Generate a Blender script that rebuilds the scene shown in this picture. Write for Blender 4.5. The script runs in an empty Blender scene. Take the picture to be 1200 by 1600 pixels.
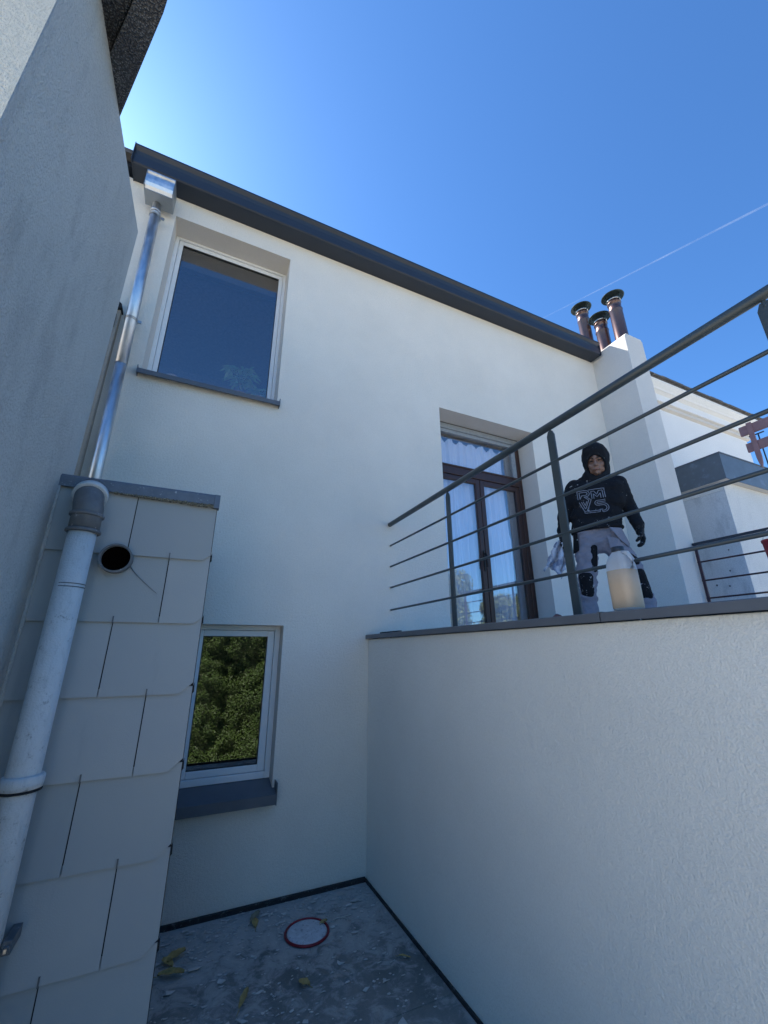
import bpy, bmesh, math, random
from mathutils import Vector, Matrix, noise
from mathutils.bvhtree import BVHTree
random.seed(7)
sc = bpy.context.scene
COL = sc.collection
PI = math.pi
R = math.radians

# ------------------------------------------------------------------ camera
cam_d = bpy.data.cameras.new('camera')
cam = bpy.data.objects.new('camera', cam_d); COL.objects.link(cam)
cam_d.sensor_fit = 'HORIZONTAL'; cam_d.sensor_width = 36.0
cam_d.lens = 36 * 636.43 / 1200
cam_d.clip_start = 0.02; cam_d.clip_end = 9000
yaw, pit, rol = R(25.0218), R(18.8829), R(-0.2331)
fwd = Vector((math.sin(yaw)*math.cos(pit), math.cos(yaw)*math.cos(pit), math.sin(pit)))
rgt = Vector((math.cos(yaw), -math.sin(yaw), 0)); upv = rgt.cross(fwd)
r2 = rgt*math.cos(rol) + upv*math.sin(rol); u2 = -rgt*math.sin(rol) + upv*math.cos(rol)
m = Matrix((r2, u2, -fwd)).transposed().to_4x4(); m.translation = (0, 0, 1.6)
cam.matrix_world = m
sc.camera = cam

# ------------------------------------------------------------------ sky, sun, exposure
SUN_AZ, SUN_EL = R(-28), R(46)
w = bpy.data.worlds.new('World'); sc.world = w; w.use_nodes = True
nt = w.node_tree; nt.nodes.clear()
sky = nt.nodes.new('ShaderNodeTexSky'); sky.sky_type = 'NISHITA'; sky.sun_disc = False
sky.sun_elevation = SUN_EL; sky.sun_rotation = SUN_AZ
sky.altitude = 0; sky.air_density = 1.0; sky.dust_density = 0.45; sky.ozone_density = 4.5
bg = nt.nodes.new('ShaderNodeBackground'); bg.inputs[1].default_value = 0.15
wo = nt.nodes.new('ShaderNodeOutputWorld')
cm = nt.nodes.new('ShaderNodeMix'); cm.data_type = 'RGBA'; cm.blend_type = 'MULTIPLY'; cm.inputs[0].default_value = 1
cm.inputs[7].default_value = (.318, .515, .680, 1)      # clear deep-blue air over the whole dome
nt.links.new(sky.outputs[0], cm.inputs[6]); nt.links.new(cm.outputs[2], bg.inputs[0]); nt.links.new(bg.outputs[0], wo.inputs[0])
sd = bpy.data.lights.new('sun', 'SUN'); sd.energy = 5.0; sd.angle = R(0.53); sd.color = (1.0, 0.93, 0.82)
sun = bpy.data.objects.new('sun', sd); COL.objects.link(sun)
sdir = Vector((math.sin(SUN_AZ)*math.cos(SUN_EL), math.cos(SUN_AZ)*math.cos(SUN_EL), math.sin(SUN_EL)))
sun.rotation_euler = sdir.to_track_quat('Z', 'Y').to_euler()
sc.view_settings.view_transform = 'Standard'; sc.view_settings.look = 'None'
sc.view_settings.gamma = 1; sc.view_settings.use_curve_mapping = False
sc.view_settings.exposure = 1.36
sc.cycles.max_bounces = 7; sc.cycles.transparent_max_bounces = 12

# ------------------------------------------------------------------ materials
class N:
    def __init__(s, name):
        s.m = bpy.data.materials.new(name); s.m.use_nodes = True
        s.t = s.m.node_tree; s.b = s.t.nodes['Principled BSDF']; s.o = s.t.nodes['Material Output']
        s.tc = s.t.nodes.new('ShaderNodeTexCoord')
    def n(s, k, **kw):
        x = s.t.nodes.new(k)
        for a, v in kw.items(): setattr(x, a, v)
        return x
    def l(s, a, b): s.t.links.new(a, b)
    def noise(s, scale, detail=4, rough=.55, stretch=None, dist=0):
        x = s.n('ShaderNodeTexNoise'); x.inputs['Scale'].default_value = scale
        x.inputs['Detail'].default_value = detail; x.inputs['Roughness'].default_value = rough
        x.inputs['Distortion'].default_value = dist
        if stretch:
            mp = s.n('ShaderNodeMapping'); mp.inputs['Scale'].default_value = stretch
            s.l(s.tc.outputs['Object'], mp.inputs[0]); s.l(mp.outputs[0], x.inputs['Vector'])
        else: s.l(s.tc.outputs['Object'], x.inputs['Vector'])
        return x.outputs['Fac']
    def voro(s, scale, feature='F1'):
        x = s.n('ShaderNodeTexVoronoi'); x.feature = feature; x.inputs['Scale'].default_value = scale
        s.l(s.tc.outputs['Object'], x.inputs['Vector']); return x.outputs['Distance']
    def ramp(s, fac, stops):
        r = s.n('ShaderNodeValToRGB'); s.l(fac, r.inputs[0])
        e = r.color_ramp.elements
        e[0].position, e[1].position = stops[0][0], stops[-1][0]
        def c4(c): return (c, c, c, 1) if isinstance(c, (int, float)) else (*c, 1)
        e[0].color, e[1].color = c4(stops[0][1]), c4(stops[-1][1])
        for p, c in stops[1:-1]:
            q = e.new(p); q.color = c4(c)
        return r.outputs[0]
    def mix(s, fac, a, b, mode='MIX'):
        x = s.n('ShaderNodeMix'); x.data_type = 'RGBA'; x.blend_type = mode
        for soc, v in ((x.inputs[0], fac), (x.inputs[6], a), (x.inputs[7], b)):
            if hasattr(v, 'is_output') : s.l(v, soc)
            elif isinstance(v, (int, float)): soc.default_value = v if soc == x.inputs[0] else (v, v, v, 1)
            else: soc.default_value = (*v, 1)
        return x.outputs[2]
    def math(s, op, a, b=0.0):
        x = s.n('ShaderNodeMath'); x.operation = op
        for soc, v in ((x.inputs[0], a), (x.inputs[1], b)):
            if hasattr(v, 'is_output'): s.l(v, soc)
            else: soc.default_value = v
        return x.outputs[0]
    def bump(s, h, dist=.002, strength=1.0):
        x = s.n('ShaderNodeBump'); x.inputs['Distance'].default_value = dist; x.inputs['Strength'].default_value = strength
        s.l(h, x.inputs['Height']); s.l(x.outputs[0], s.b.inputs['Normal'])
    def base(s, v):
        if hasattr(v, 'is_output'): s.l(v, s.b.inputs['Base Color'])
        else: s.b.inputs['Base Color'].default_value = (*v, 1)
    def set(s, rough=.6, metal=0, spec=None):
        s.b.inputs['Roughness'].default_value = rough; s.b.inputs['Metallic'].default_value = metal
        if spec is not None: s.b.inputs['Specular IOR Level'].default_value = spec
        return s

def tint(c, k): return tuple(min(1, x*k) for x in c)

def plaster(name, col, gscale=260, bump=.0022, blotch=.06, stretch=None, dirt=None, grain=.86):
    a = N(name).set(.92, spec=.25)
    big = a.noise(1.3, 5, .6); fine = a.noise(gscale, 3, .6, stretch)
    mid = a.noise(gscale*.28, 3, .5, stretch)
    c = a.mix(a.ramp(big, [(.3, 0), (.7, 1)]), tint(col, 1-blotch), tint(col, 1+blotch*.5))
    g = a.ramp(fine, [(.34, grain), (.6, 1.0)])
    c = a.mix(1.0, c, g, 'MULTIPLY')
    if dirt:
        dn = a.noise(6, 6, .7, (1, 1, .35)); c = a.mix(a.ramp(dn, [(.52, 0), (.75, .6)]), c, dirt)
    a.base(c)
    h = a.math('ADD', fine, a.math('MULTIPLY', mid, .9))
    a.bump(h, bump)
    return a.m

def simple(name, col, rough=.6, metal=0, var=.12, scale=30, bump=0, spec=None, dirt=None, dscale=14, dpos=(.56, .66)):
    a = N(name).set(rough, metal, spec)
    nz = a.noise(scale, 5, .6)
    c = a.mix(a.ramp(nz, [(.3, 0), (.7, 1)]), tint(col, 1-var), tint(col, 1+var))
    if dirt:
        c = a.mix(a.ramp(a.noise(dscale, 6, .7), [(dpos[0], 0), (dpos[1], .8)]), c, dirt)
    a.base(c)
    if bump: a.bump(a.noise(scale*4, 4), bump)
    return a.m

M = {}
M['facade'] = plaster('cream_render', (.885, .825, .725), 210, .0050)
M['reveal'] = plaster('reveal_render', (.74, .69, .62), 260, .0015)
M['parapet'] = plaster('parapet_render', (.80, .785, .72), 150, .0040, grain=.94)
M['neighbour'] = plaster('roughcast', (.63, .635, .60), 150, .0130, .08, (1, 1, .6), (.36, .37, .36))
M['chimney'] = plaster('chimney_render', (.70, .68, .64), 190, .003)
M['neighbour_lit_front'] = plaster('lit_side_roughcast', (.76, .73, .64), 190, .0080, .08, (1, 1, .6))  # paler roughcast copy; the front's stronger sky light is put into the colour
M['strip'] = plaster('grey_render', (.42, .38, .32), 150, .003, .15)
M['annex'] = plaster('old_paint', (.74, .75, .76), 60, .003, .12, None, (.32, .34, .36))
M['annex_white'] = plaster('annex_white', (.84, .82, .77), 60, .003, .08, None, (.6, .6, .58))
M['white'] = plaster('white_render', (.88, .87, .84), 60, .002, .03)
M['pebble'] = (lambda: None)
def _pebble():
    a = N('dark_pebbledash').set(.95)
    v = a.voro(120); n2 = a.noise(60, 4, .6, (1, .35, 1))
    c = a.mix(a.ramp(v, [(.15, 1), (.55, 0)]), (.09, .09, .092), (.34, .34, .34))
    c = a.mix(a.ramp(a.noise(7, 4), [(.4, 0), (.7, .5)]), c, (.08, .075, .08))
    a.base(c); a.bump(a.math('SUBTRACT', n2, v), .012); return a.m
M['pebble'] = _pebble()
M['anthracite'] = simple('anthracite_metal', (.019, .027, .042), .42, 0, .08, 4)
M['coping'] = simple('grey_coping', (.115, .125, .14), .45, 0, .1, 6, dirt=(.3, .3, .3), dscale=60, dpos=(.68, .75))
M['railing'] = simple('railing_paint', (.045, .06, .066), .42, 0, .18, 9, .0004)
M['zinc'] = (lambda: None)
def _zinc(name, rough, col=(.62, .66, .70)):
    a = N(name).set(rough, 1)
    n1 = a.noise(30, 4, .6, (1, 1, .25))
    a.base(a.mix(a.ramp(n1, [(.35, 0), (.65, 1)]), tint(col, .8), col))
    r = a.ramp(n1, [(.3, rough*.7), (.7, rough*1.4)]); a.l(r, a.b.inputs['Roughness'])
    return a.m
M['zinc'] = _zinc('galvanised_steel', .42, (.74, .76, .78))
M['zinc_dull'] = _zinc('zinc_underside', .5, (.45, .47, .48))
def _flash():
    a = N('weathered_zinc').set(.55, .35)
    c = a.mix(a.noise(25, 5), (.10, .12, .15), (.17, .20, .24))
    c = a.mix(a.ramp(a.noise(45, 6, .75), [(.60, 0), (.70, .9)]), c, (.5, .52, .52))
    a.base(c); a.bump(a.noise(20, 3), .003); return a.m
M['flashing'] = _flash()
def _moss():
    a = N('lichen_crust').set(.95)
    a.base(a.mix(a.ramp(a.noise(180, 4), [(.4, 0), (.62, 1)]), (.05, .05, .045), (.34, .30, .20))); a.bump(a.noise(200), .004); return a.m
M['moss'] = _moss()
def _slate():
    a = N('fibre_cement_slate').set(.75, spec=.3)
    oi = a.n('ShaderNodeObjectInfo')
    c = a.mix(oi.outputs['Random'], (.375, .39, .375), (.455, .46, .44))
    c = a.mix(a.ramp(a.noise(3.5, 5, .6), [(.3, 0), (.75, .5)]), c, (.37, .38, .39))
    st = a.noise(14, 5, .7, (1, 1, .12)); c = a.mix(a.ramp(st, [(.60, 0), (.80, .30)]), c, (.28, .28, .29))
    a.base(c); a.bump(a.noise(220, 3), .0006); return a.m
M['slate'] = _slate()
M['black'] = simple('black_backing', (.012, .012, .014), .8)
def _pipe():
    a = N('asbestos_pipe').set(.85)
    c = a.mix(a.noise(12, 5), (.56, .58, .57), (.68, .69, .68))
    c = a.mix(a.ramp(a.noise(60, 8, .8, (1, 1, .35)), [(.52, 0), (.70, .5)]), c, (.34, .35, .34))
    c = a.mix(a.ramp(a.noise(28, 6, .8), [(.58, 0), (.68, .75)]), c, (.15, .16, .15))
    a.base(c); a.bump(a.noise(160, 5), .0025); return a.m
M['pipe'] = _pipe()
M['pvc'] = simple('old_grey_pvc', (.13, .135, .14), .5, 0, .2, 20, dirt=(.5, .5, .5), dscale=40, dpos=(.64, .68))
M['pvcwhite'] = simple('white_window_frame', (.80, .80, .79), .35, 0, .02, 3)
M['dgasket'] = simple('rubber_gasket', (.02, .02, .02), .6)
def _wood():
    a = N('brown_door_frame').set(.4)
    a.base(a.mix(a.noise(30, 4, .6, (1, 1, .08)), (.035, .014, .010), (.07, .028, .018))); return a.m
M['wood'] = _wood()
M['doorgrey'] = simple('grey_shutter_box', (.30, .32, .34), .5)
def glass(name, k, tr, add=.06, tint_=(1, 1, 1)):
    a = N(name); t = a.t; t.nodes.remove(a.b)
    fr = a.n('ShaderNodeLayerWeight'); fr.inputs[0].default_value = .5     # same from both sides of the sheet
    fr5 = a.math('ADD', a.math('MULTIPLY', a.math('POWER', fr.outputs['Facing'], 5.0), .96), .04)
    f = a.math('MINIMUM', a.math('ADD', a.math('MULTIPLY', fr5, k), add), .9)
    g = a.n('ShaderNodeBsdfGlossy'); g.inputs['Roughness'].default_value = 0.0; g.inputs[0].default_value = (*tint_, 1)
    bp = a.n('ShaderNodeBump'); bp.inputs['Distance'].default_value = .0006; bp.inputs['Strength'].default_value = .35
    a.l(a.noise(2.2, 2), bp.inputs['Height']); a.l(bp.outputs[0], g.inputs['Normal'])
    tb = a.n('ShaderNodeBsdfTransparent'); tb.inputs[0].default_value = (tr, tr, tr*1.02, 1)
    mx = a.n('ShaderNodeMixShader'); a.l(f, mx.inputs[0]); a.l(tb.outputs[0], mx.inputs[1]); a.l(g.outputs[0], mx.inputs[2])
    a.l(mx.outputs[0], a.o.inputs['Surface']); return a.m
M['glass'] = glass('window_glass', 1.3, .95, .095)
M['glass_coat'] = glass('coated_window_glass', 1.6, .30, .16)
M['doorglass'] = glass('door_glass', 1.2, .96, .10)
M['room'] = simple('room_paint', (.35, .34, .33), .9)
M['blind'] = simple('blind_fabric', (.03, .035, .035), .9)
def _curtain():
    a = N('sheer_curtain').set(.9)
    a.base((.80, .82, .85)); a.b.inputs['Transmission Weight'].default_value = 0; return a.m
M['curtain'] = _curtain()
M['leaf_in'] = simple('houseplant_leaf', (.42, .60, .34), .45, 0, .35, 12)
M['stem'] = simple('plant_stem', (.22, .20, .12), .8)
M['terracotta'] = simple('terracotta', (.45, .22, .13), .8)
M['vase'] = simple('brown_ceramic', (.60, .40, .26), .5, 0, .3, 20)
M['petal'] = simple('pink_petal', (.6, .2, .35), .6)
def _deck():
    a = N('dusty_roofing_felt').set(.85)
    c = a.mix(a.ramp(a.noise(2.2, 6, .65), [(.35, 0), (.68, 1)]), (.13, .14, .137), (.26, .265, .25))
    # plaster dust, thicker along the back wall
    sep = a.n('ShaderNodeSeparateXYZ'); a.l(a.tc.outputs['Object'], sep.inputs[0])
    edge = a.ramp(a.math('MULTIPLY', sep.outputs[1], .25), [(.62, 0), (.86, .24)])
    d = a.math('ADD', a.noise(9, 9, .72, dist=.6), edge)
    c = a.mix(a.ramp(d, [(.50, 0), (.60, .60), (.76, .95)]), c, (.44, .445, .43))
    c = a.mix(a.ramp(a.noise(55, 7, .8), [(.56, 0), (.72, .55)]), c, (.36, .36, .35))
    a.base(c); a.bump(a.math('ADD', a.noise(90, 5), d), .004); return a.m
M['deck'] = _deck()
M['felt'] = simple('bitumen_upstand', (.018, .02, .022), .7, 0, .3, 12, .002, dirt=(.13, .13, .13), dscale=30)
M['drain_red'] = simple('red_rim', (.22, .012, .022), .5, 0, .3, 40)
M['drain_grey'] = simple('dusty_cover', (.55, .57, .60), .8, 0, .15, 40, .001, dirt=(.16, .17, .19), dscale=50)
M['flake'] = simple('plaster_flake', (.50, .50, .48), .9, 0, .2, 20)
M['leafy'] = simple('dry_leaf', (.36, .27, .10), .8, 0, .35, 25)
M['leafg'] = simple('dry_leaf_grey', (.25, .22, .14), .8, 0, .35, 25)
def _potmat():
    a = N('brown_enamel').set(.36, .65)
    a.b.inputs['Coat Weight'].default_value = .6
    a.base(a.mix(a.noise(20, 4), (.085, .045, .038), (.15, .08, .068))); return a.m
M['pot'] = _potmat()
M['cowl'] = simple('cowl_metal', (.05, .07, .065), .3, .5, .2, 10)
M['steel'] = simple('steel_band', (.5, .5, .48), .3, 1)
M['tile'] = simple('roof_tile', (.10, .095, .09), .85, 0, .3, 8, .004)
M['trellis'] = simple('mauve_stained_wood', (.30, .17, .17), .75, 0, .15, 10)
M['redbucket'] = simple('red_plastic', (.30, .010, .018), .4)
M['thinrail'] = simple('dark_red_brown_paint', (.05, .02, .03), .5)
def _splat(name, col, dens=.5, rough=.85, sc=70):
    a = N(name).set(rough, spec=.2)
    msk = a.ramp(a.noise(7, 3), [(dens, 0), (dens+.12, 1)])
    sp = a.ramp(a.voro(sc), [(.16, 1), (.24, 0)])
    sp2 = a.ramp(a.noise(sc*.5, 3), [(.66, 0), (.70, 1)])
    s = a.math('MULTIPLY', a.math('MAXIMUM', a.math('MULTIPLY', sp, a.ramp(a.noise(23, 2), [(.55, 0), (.6, 1)])), sp2), msk)
    c = a.mix(a.noise(14, 4), tint(col, .75), tint(col, 1.2))
    a.base(a.mix(s, c, (.55, .56, .56))); a.bump(a.noise(22, 4, dist=.8), .01); return a.m
M['hoodie'] = _splat('black_hoodie', (.013, .014, .017), .47)
M['glove'] = _splat('black_glove', (.014, .014, .015), .40, .7, 110)
M['kneepad'] = _splat('black_kneepad', (.012, .012, .014), .47)
M['trouser'] = _splat('grey_trousers', (.27, .26, .30), .62)
M['skin'] = simple('skin', (.28, .16, .115), .5, 0, .08, 40)
M['lip'] = simple('lips', (.35, .14, .12), .5)
M['hair'] = simple('dark_brow', (.03, .02, .016), .8)
M['eyew'] = simple('eye_white', (.5, .48, .45), .3)
M['print'] = simple('grey_print', (.26, .28, .33), .8)
M['rag'] = simple('stained_cloth', (.52, .55, .62), .9, 0, .2, 10, .004, dirt=(.16, .2, .32), dscale=11, dpos=(.5, .6))
def _jug():
    a = N('milky_plastic').set(.35)
    a.base((.72, .76, .80)); a.b.inputs['Transmission Weight'].default_value = .55
    a.b.inputs['IOR'].default_value = 1.1; a.b.inputs['Roughness'].default_value = .5; return a.m
M['jug'] = _jug()
M['jugliq'] = simple('beige_primer', (.58, .43, .29), .45, 0, .08, 10)
M['bounce_ground'] = simple('garden_ground', (.55, .50, .41), .95, 0, .25, 1.2)  # unseen ground, colour lifted pale to bounce sunlight onto the shaded walls
M['bark'] = simple('bark', (.10, .075, .05), .95, 0, .3, 12)
def _leafmat(name, c1, c2):
    a = N(name).set(.55)
    g = a.n('ShaderNodeNewGeometry')
    a.base(a.mix(a.noise(3.0, 5, .6), c1, c2)); a.b.inputs['Transmission Weight'].default_value = 0
    return a.m
M['hedge'] = _leafmat('hedge_leaf', (.018, .045, .010), (.085, .14, .024))
M['crown'] = _leafmat('tree_leaf', (.07, .10, .03), (.16, .19, .07))
M['trail'] = (lambda: None)
def _trail():
    a = N('ice_cloud'); t = a.t; t.nodes.remove(a.b)
    d = a.n('ShaderNodeBsdfDiffuse'); d.inputs[0].default_value = (.95, .95, .95, 1)
    tl = a.n('ShaderNodeBsdfTranslucent'); tl.inputs[0].default_value = (.95, .95, .95, 1)
    ad = a.n('ShaderNodeMixShader'); a.l(d.outputs[0], ad.inputs[1]); a.l(tl.outputs[0], ad.inputs[2])
    tr = a.n('ShaderNodeBsdfTransparent'); mx = a.n('ShaderNodeMixShader')
    f = a.ramp(a.noise(.004, 4, .7), [(.30, .01), (.70, .09)])
    a.l(f, mx.inputs[0]); a.l(tr.outputs[0], mx.inputs[1]); a.l(ad.outputs[0], mx.inputs[2])
    a.l(mx.outputs[0], a.o.inputs['Surface']); return a.m
M['trail'] = _trail()

# ------------------------------------------------------------------ helpers
class MB:
    def __init__(s): s.bm = bmesh.new()
    def box(s, x0, x1, y0, y1, z0, z1):
        v = [s.bm.verts.new(p) for p in ((x0,y0,z0),(x1,y0,z0),(x1,y1,z0),(x0,y1,z0),(x0,y0,z1),(x1,y0,z1),(x1,y1,z1),(x0,y1,z1))]
        for f in ((3,2,1,0),(4,5,6,7),(0,1,5,4),(1,2,6,5),(2,3,7,6),(3,0,4,7)): s.bm.faces.new([v[i] for i in f])
        return s
    def quad(s, *p):
        s.bm.faces.new([s.bm.verts.new(q) for q in p]); return s
    def prism(s, pts, d):      # pts: list of 3D points (planar), d: extrusion vector
        d = Vector(d); a = [s.bm.verts.new(p) for p in pts]; b = [s.bm.verts.new(Vector(p)+d) for p in pts]
        n = len(pts)
        fs = [s.bm.faces.new(a), s.bm.faces.new(b[::-1])]
        for i in range(n): fs.append(s.bm.faces.new((a[i], b[i], b[(i+1)%n], a[(i+1)%n])))
        bmesh.ops.recalc_face_normals(s.bm, faces=fs); return s
    def tube(s, pts, r, seg=12, caps=True):
        pts = [Vector(p) for p in pts]; n = len(pts)
        rs = r if isinstance(r, (list, tuple)) else [r]*n
        rings = []; ref = None
        for i, p in enumerate(pts):
            t = ((pts[min(i+1, n-1)]-pts[i]).normalized() + (pts[i]-pts[max(i-1, 0)]).normalized())
            t = t.normalized() if t.length > 1e-9 else Vector((0, 0, 1))
            if ref is None: ref = Vector((0, 0, 1)) if abs(t.z) < .9 else Vector((1, 0, 0))
            a = t.cross(ref).normalized(); b = t.cross(a).normalized(); ref = -b.cross(t).cross(t) if False else ref
            rings.append([s.bm.verts.new(p + (a*math.cos(2*PI*k/seg) + b*math.sin(2*PI*k/seg))*rs[i]) for k in range(seg)])
        fs = []
        for i in range(n-1):
            for k in range(seg):
                f = s.bm.faces.new((rings[i][k], rings[i][(k+1)%seg], rings[i+1][(k+1)%seg], rings[i+1][k])); f.smooth = True; fs.append(f)
        if caps: fs += [s.bm.faces.new(rings[0][::-1]), s.bm.faces.new(rings[-1])]
        bmesh.ops.recalc_face_normals(s.bm, faces=fs); return s
    def lathe(s, c, prof, seg=28):     # prof: list (r, z)
        c = Vector(c); rings = []
        for r, z in prof:
            rings.append([s.bm.verts.new(c + Vector((max(r, 1e-4)*math.cos(2*PI*k/seg), max(r, 1e-4)*math.sin(2*PI*k/seg), z))) for k in range(seg)])
        fs = []
        for i in range(len(prof)-1):
            for k in range(seg):
                f = s.bm.faces.new((rings[i][k], rings[i][(k+1)%seg], rings[i+1][(k+1)%seg], rings[i+1][k])); f.smooth = True; fs.append(f)
        fs += [s.bm.faces.new(rings[0][::-1]), s.bm.faces.new(rings[-1])]
        bmesh.ops.recalc_face_normals(s.bm, faces=fs); return s
    def build(s, name, mat, parent=None, bevel=0, seg=2):
        me = bpy.data.meshes.new(name); s.bm.to_mesh(me); s.bm.free()
        me.materials.append(mat)
        o = bpy.data.objects.new(name, me); COL.objects.link(o)
        if parent: o.parent = parent; o.matrix_parent_inverse = Matrix.Translation(-world_loc(parent))
        if bevel:
            b = o.modifiers.new('bevel', 'BEVEL'); b.width = bevel; b.segments = seg; b.limit_method = 'ANGLE'; b.angle_limit = R(40)
            b.harden_normals = False
        return o
def world_loc(o):
    v = Vector(o.location)
    p = o.parent
    return v if p is None else v + o.matrix_parent_inverse.translation + world_loc(p)
def tag(o, label=None, cat=None, group=None, kind=None):
    if label: o['label'] = label
    if cat: o['category'] = cat
    if group: o['group'] = group
    if kind: o['kind'] = kind
    return o
def empty(name, loc, label, cat, group=None):
    o = bpy.data.objects.new(name, None); o.location = loc; o.empty_display_size = .2; COL.objects.link(o)
    return tag(o, label, cat, group)
def box(name, mat, parent, *b, bevel=0):
    return MB().box(*b).build(name, mat, parent, bevel)

# ------------------------------------------------------------------ ground & deck
YB = 3.434          # plane of the rendered facade
XP = 1.445          # plane of the parapet wall
g = MB(); g.quad((-400, -400, -1.6), (400, -400, -1.6), (400, 400, -1.6), (-400, 400, -1.6))
tag(g.build('garden_ground', M['bounce_ground']), kind='structure')
tag(box('flat_roof_deck', M['deck'], None, -.62, XP, -.32, YB, -.25, 0), kind='structure')
d = MB(); d.box(.02, XP-.012, YB-.018, YB-.001, -.02, .030); d.box(XP-.014, XP-.001, -.3, YB-.001, -.02, .018)
d.box(-.62, XP, -.335, -.32, -.25, .03)
tag(d.build('bitumen_upstand', M['felt'], None, .004), kind='structure')
# felt seams as raised laps
d = MB(); d.box(.06, XP-.02, 2.28, 2.34, 0, .004); d.box(.06, XP-.02, 1.3, 1.36, 0, .004)
tag(d.build('felt_lap', M['deck']), kind='structure')

# ------------------------------------------------------------------ main rendered house
house = empty('rendered_house', (2, YB, 0), 'cream rendered two-storey house with dark eave above the flat roof', 'house')
XL, XR, ZT = -3.0, 5.25, 5.92
DY = 3.69; UY = 3.655; LY = 3.560
holes = [(-.638, .488, 3.822, 5.655, UY+.03), (.055, .705, .675, 1.800, LY+.03), (2.316, 3.722, 1.602, 4.285, DY+.03)]
def wall_with_holes():
    b = MB(); xs = sorted({XL, XR, *[h[0] for h in holes], *[h[1] for h in holes]}); zs = sorted({-1.6, ZT, *[h[2] for h in holes], *[h[3] for h in holes]})
    for i in range(len(xs)-1):
        for j in range(len(zs)-1):
            cx, cz = (xs[i]+xs[i+1])/2, (zs[j]+zs[j+1])/2
            if any(h[0] < cx < h[1] and h[2] < cz < h[3] for h in holes): continue
            b.quad((xs[i], YB, zs[j]), (xs[i+1], YB, zs[j]), (xs[i+1], YB, zs[j+1]), (xs[i], YB, zs[j+1]))
    bmesh.ops.remove_doubles(b.bm, verts=b.bm.verts, dist=1e-5)
    return b
wall_with_holes().build('wall', M['facade'], house)
b = MB()
for x0, x1, z0, z1, y in holes:
    b = MB(); b.quad((x0, YB, z1), (x1, YB, z1), (x1, y, z1), (x0, y, z1)); b.quad((x0, y, z0), (x1, y, z0), (x1, YB, z0), (x0, YB, z0))
    b.quad((x0, YB, z0), (x0, YB, z1), (x0, y, z1), (x0, y, z0)); b.quad((x1, y, z0), (x1, y, z1), (x1, YB, z1), (x1, YB, z0))
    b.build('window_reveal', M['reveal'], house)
# body of the house behind the facade
b = MB(); b.box(XL, XL+.2, YB+.002, 9, -1.6, 5.9); b.box(5.45, 5.65, YB+.1, 9, -1.6, 5.9); b.box(XL, 5.65, 8.8, 9, -1.6, 5.9)
b.build('side_wall', M['facade'], house)
MB().prism([(XL, 3.30, 6.05), (XL, 6.0, 6.70), (XL, 9.2, 6.9), (XL, 3.30, 6.10)], (8.2, 0, 0)).build('roof', M['tile'], house)  # hidden slope made higher to block sun from the annex fascia
MB().prism([(5.2, 3.86, 6.16), (5.2, 6.0, 6.72), (5.2, 9.2, 6.92), (5.2, 9.2, 5.9), (5.2, 3.86, 5.9)], (.46, 0, 0)).build('roof', M['tile'], house)  # extra unseen piece added to keep sun off the annex fascia
b = MB(); b.box(XL+.25, 1.49, YB+.3, 8.7, 3.2, 3.3); b.box(XL+.25, 5.4, YB+.3, 8.7, 5.86, 5.9); b.box(XL+.25, 5.4, 6.2, 6.3, 0, 5.8)
b.box(1.5, 1.6, YB+.3, 6.2, 0, 5.86); b.box(XL+.25, 5.4, YB+.3, 6.2, .0, .1)
b.build('inner_wall', M['room'], house)
b = MB()
for x0, x1, z0, z1, y in holes:      # inner face of the facade round each opening
    for q in ((x0-.9, x0, z0-.6, z1+.2), (x1, x1+.9, z0-.6, z1+.2), (x0, x1, z0-.6, z0), (x0, x1, z1, z1+.2)):
        b.quad((q[0], y+.12, q[2]), (q[0], y+.12, q[3]), (q[1], y+.12, q[3]), (q[1], y+.12, q[2]))
b.build('inner_lining', M['room'], house)
# eave: anthracite box gutter profile running along X
prof = [(YB-.001, 5.893), (3.262, 5.893), (3.250, 5.905), (3.244, 6.000), (3.262, 6.022), (3.252, 6.060), (3.226, 6.092), (3.226, 6.112), (3.262, 6.112), (YB+.2, 6.16), (YB+.2, 5.94), (YB-.001, 5.94)]
MB().prism([(-1.035, y, z) for y, z in prof], (6.235, 0, 0)).build('eave_gutter', M['anthracite'], house)
box('gutter_end_cap', M['anthracite'], house, 5.201, 5.206, 3.236, YB, 5.888, 6.10); box('gutter_end_cap', M['anthracite'], house, -1.042, -1.036, 3.222, YB, 5.888, 6.118)
box('verge_flashing', M['anthracite'], house, XL, -1.04, 3.40, 3.50, 6.02, 6.07)
# rainwater head + downpipe
pts = [(3.30, 5.80), (3.192, 5.805), (3.190, 5.79), (3.205, 5.775), (3.200, 5.745)]
for k in range(9):
    a = k/8*PI/2; pts.append((3.225+.035*(1-math.cos(a))*-1.0 + .0, 5.735-.15*math.sin(a)))
pts = [(3.33, 5.80), (3.196, 5.806), (3.194, 5.79), (3.208, 5.775), (3.206, 5.76), (3.192, 5.745), (3.186, 5.72), (3.186, 5.69), (3.192, 5.655), (3.205, 5.625), (3.224, 5.60), (3.375, 5.60), (3.40, 5.70)]
b = MB().prism([(-.885, y, z) for y, z in pts], (.225, 0, 0)); 
rh = b.build('rainwater_head', M['zinc'], house)
b = MB(); b.box(-.889, -.656, 3.222, 3.38, 5.592, 5.599); b.box(-.890, -.886, 3.19, 3.38, 5.60, 5.80); b.box(-.659, -.655, 3.19, 3.38, 5.60, 5.80)
b.build('hopper_edge', M['zinc_dull'], rh)
dp = MB().tube([(-.787, 3.345, 5.595), (-.787, 3.35, 5.50), (-.785, 3.352, 5.45)], .036, 20).build('downpipe', M['zinc'], house)
MB().tube([(-.785, 3.352, 5.46), (-.768, 3.36, 3.80)], .043, 24).build('pipe_section', M['zinc'], dp)
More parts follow.
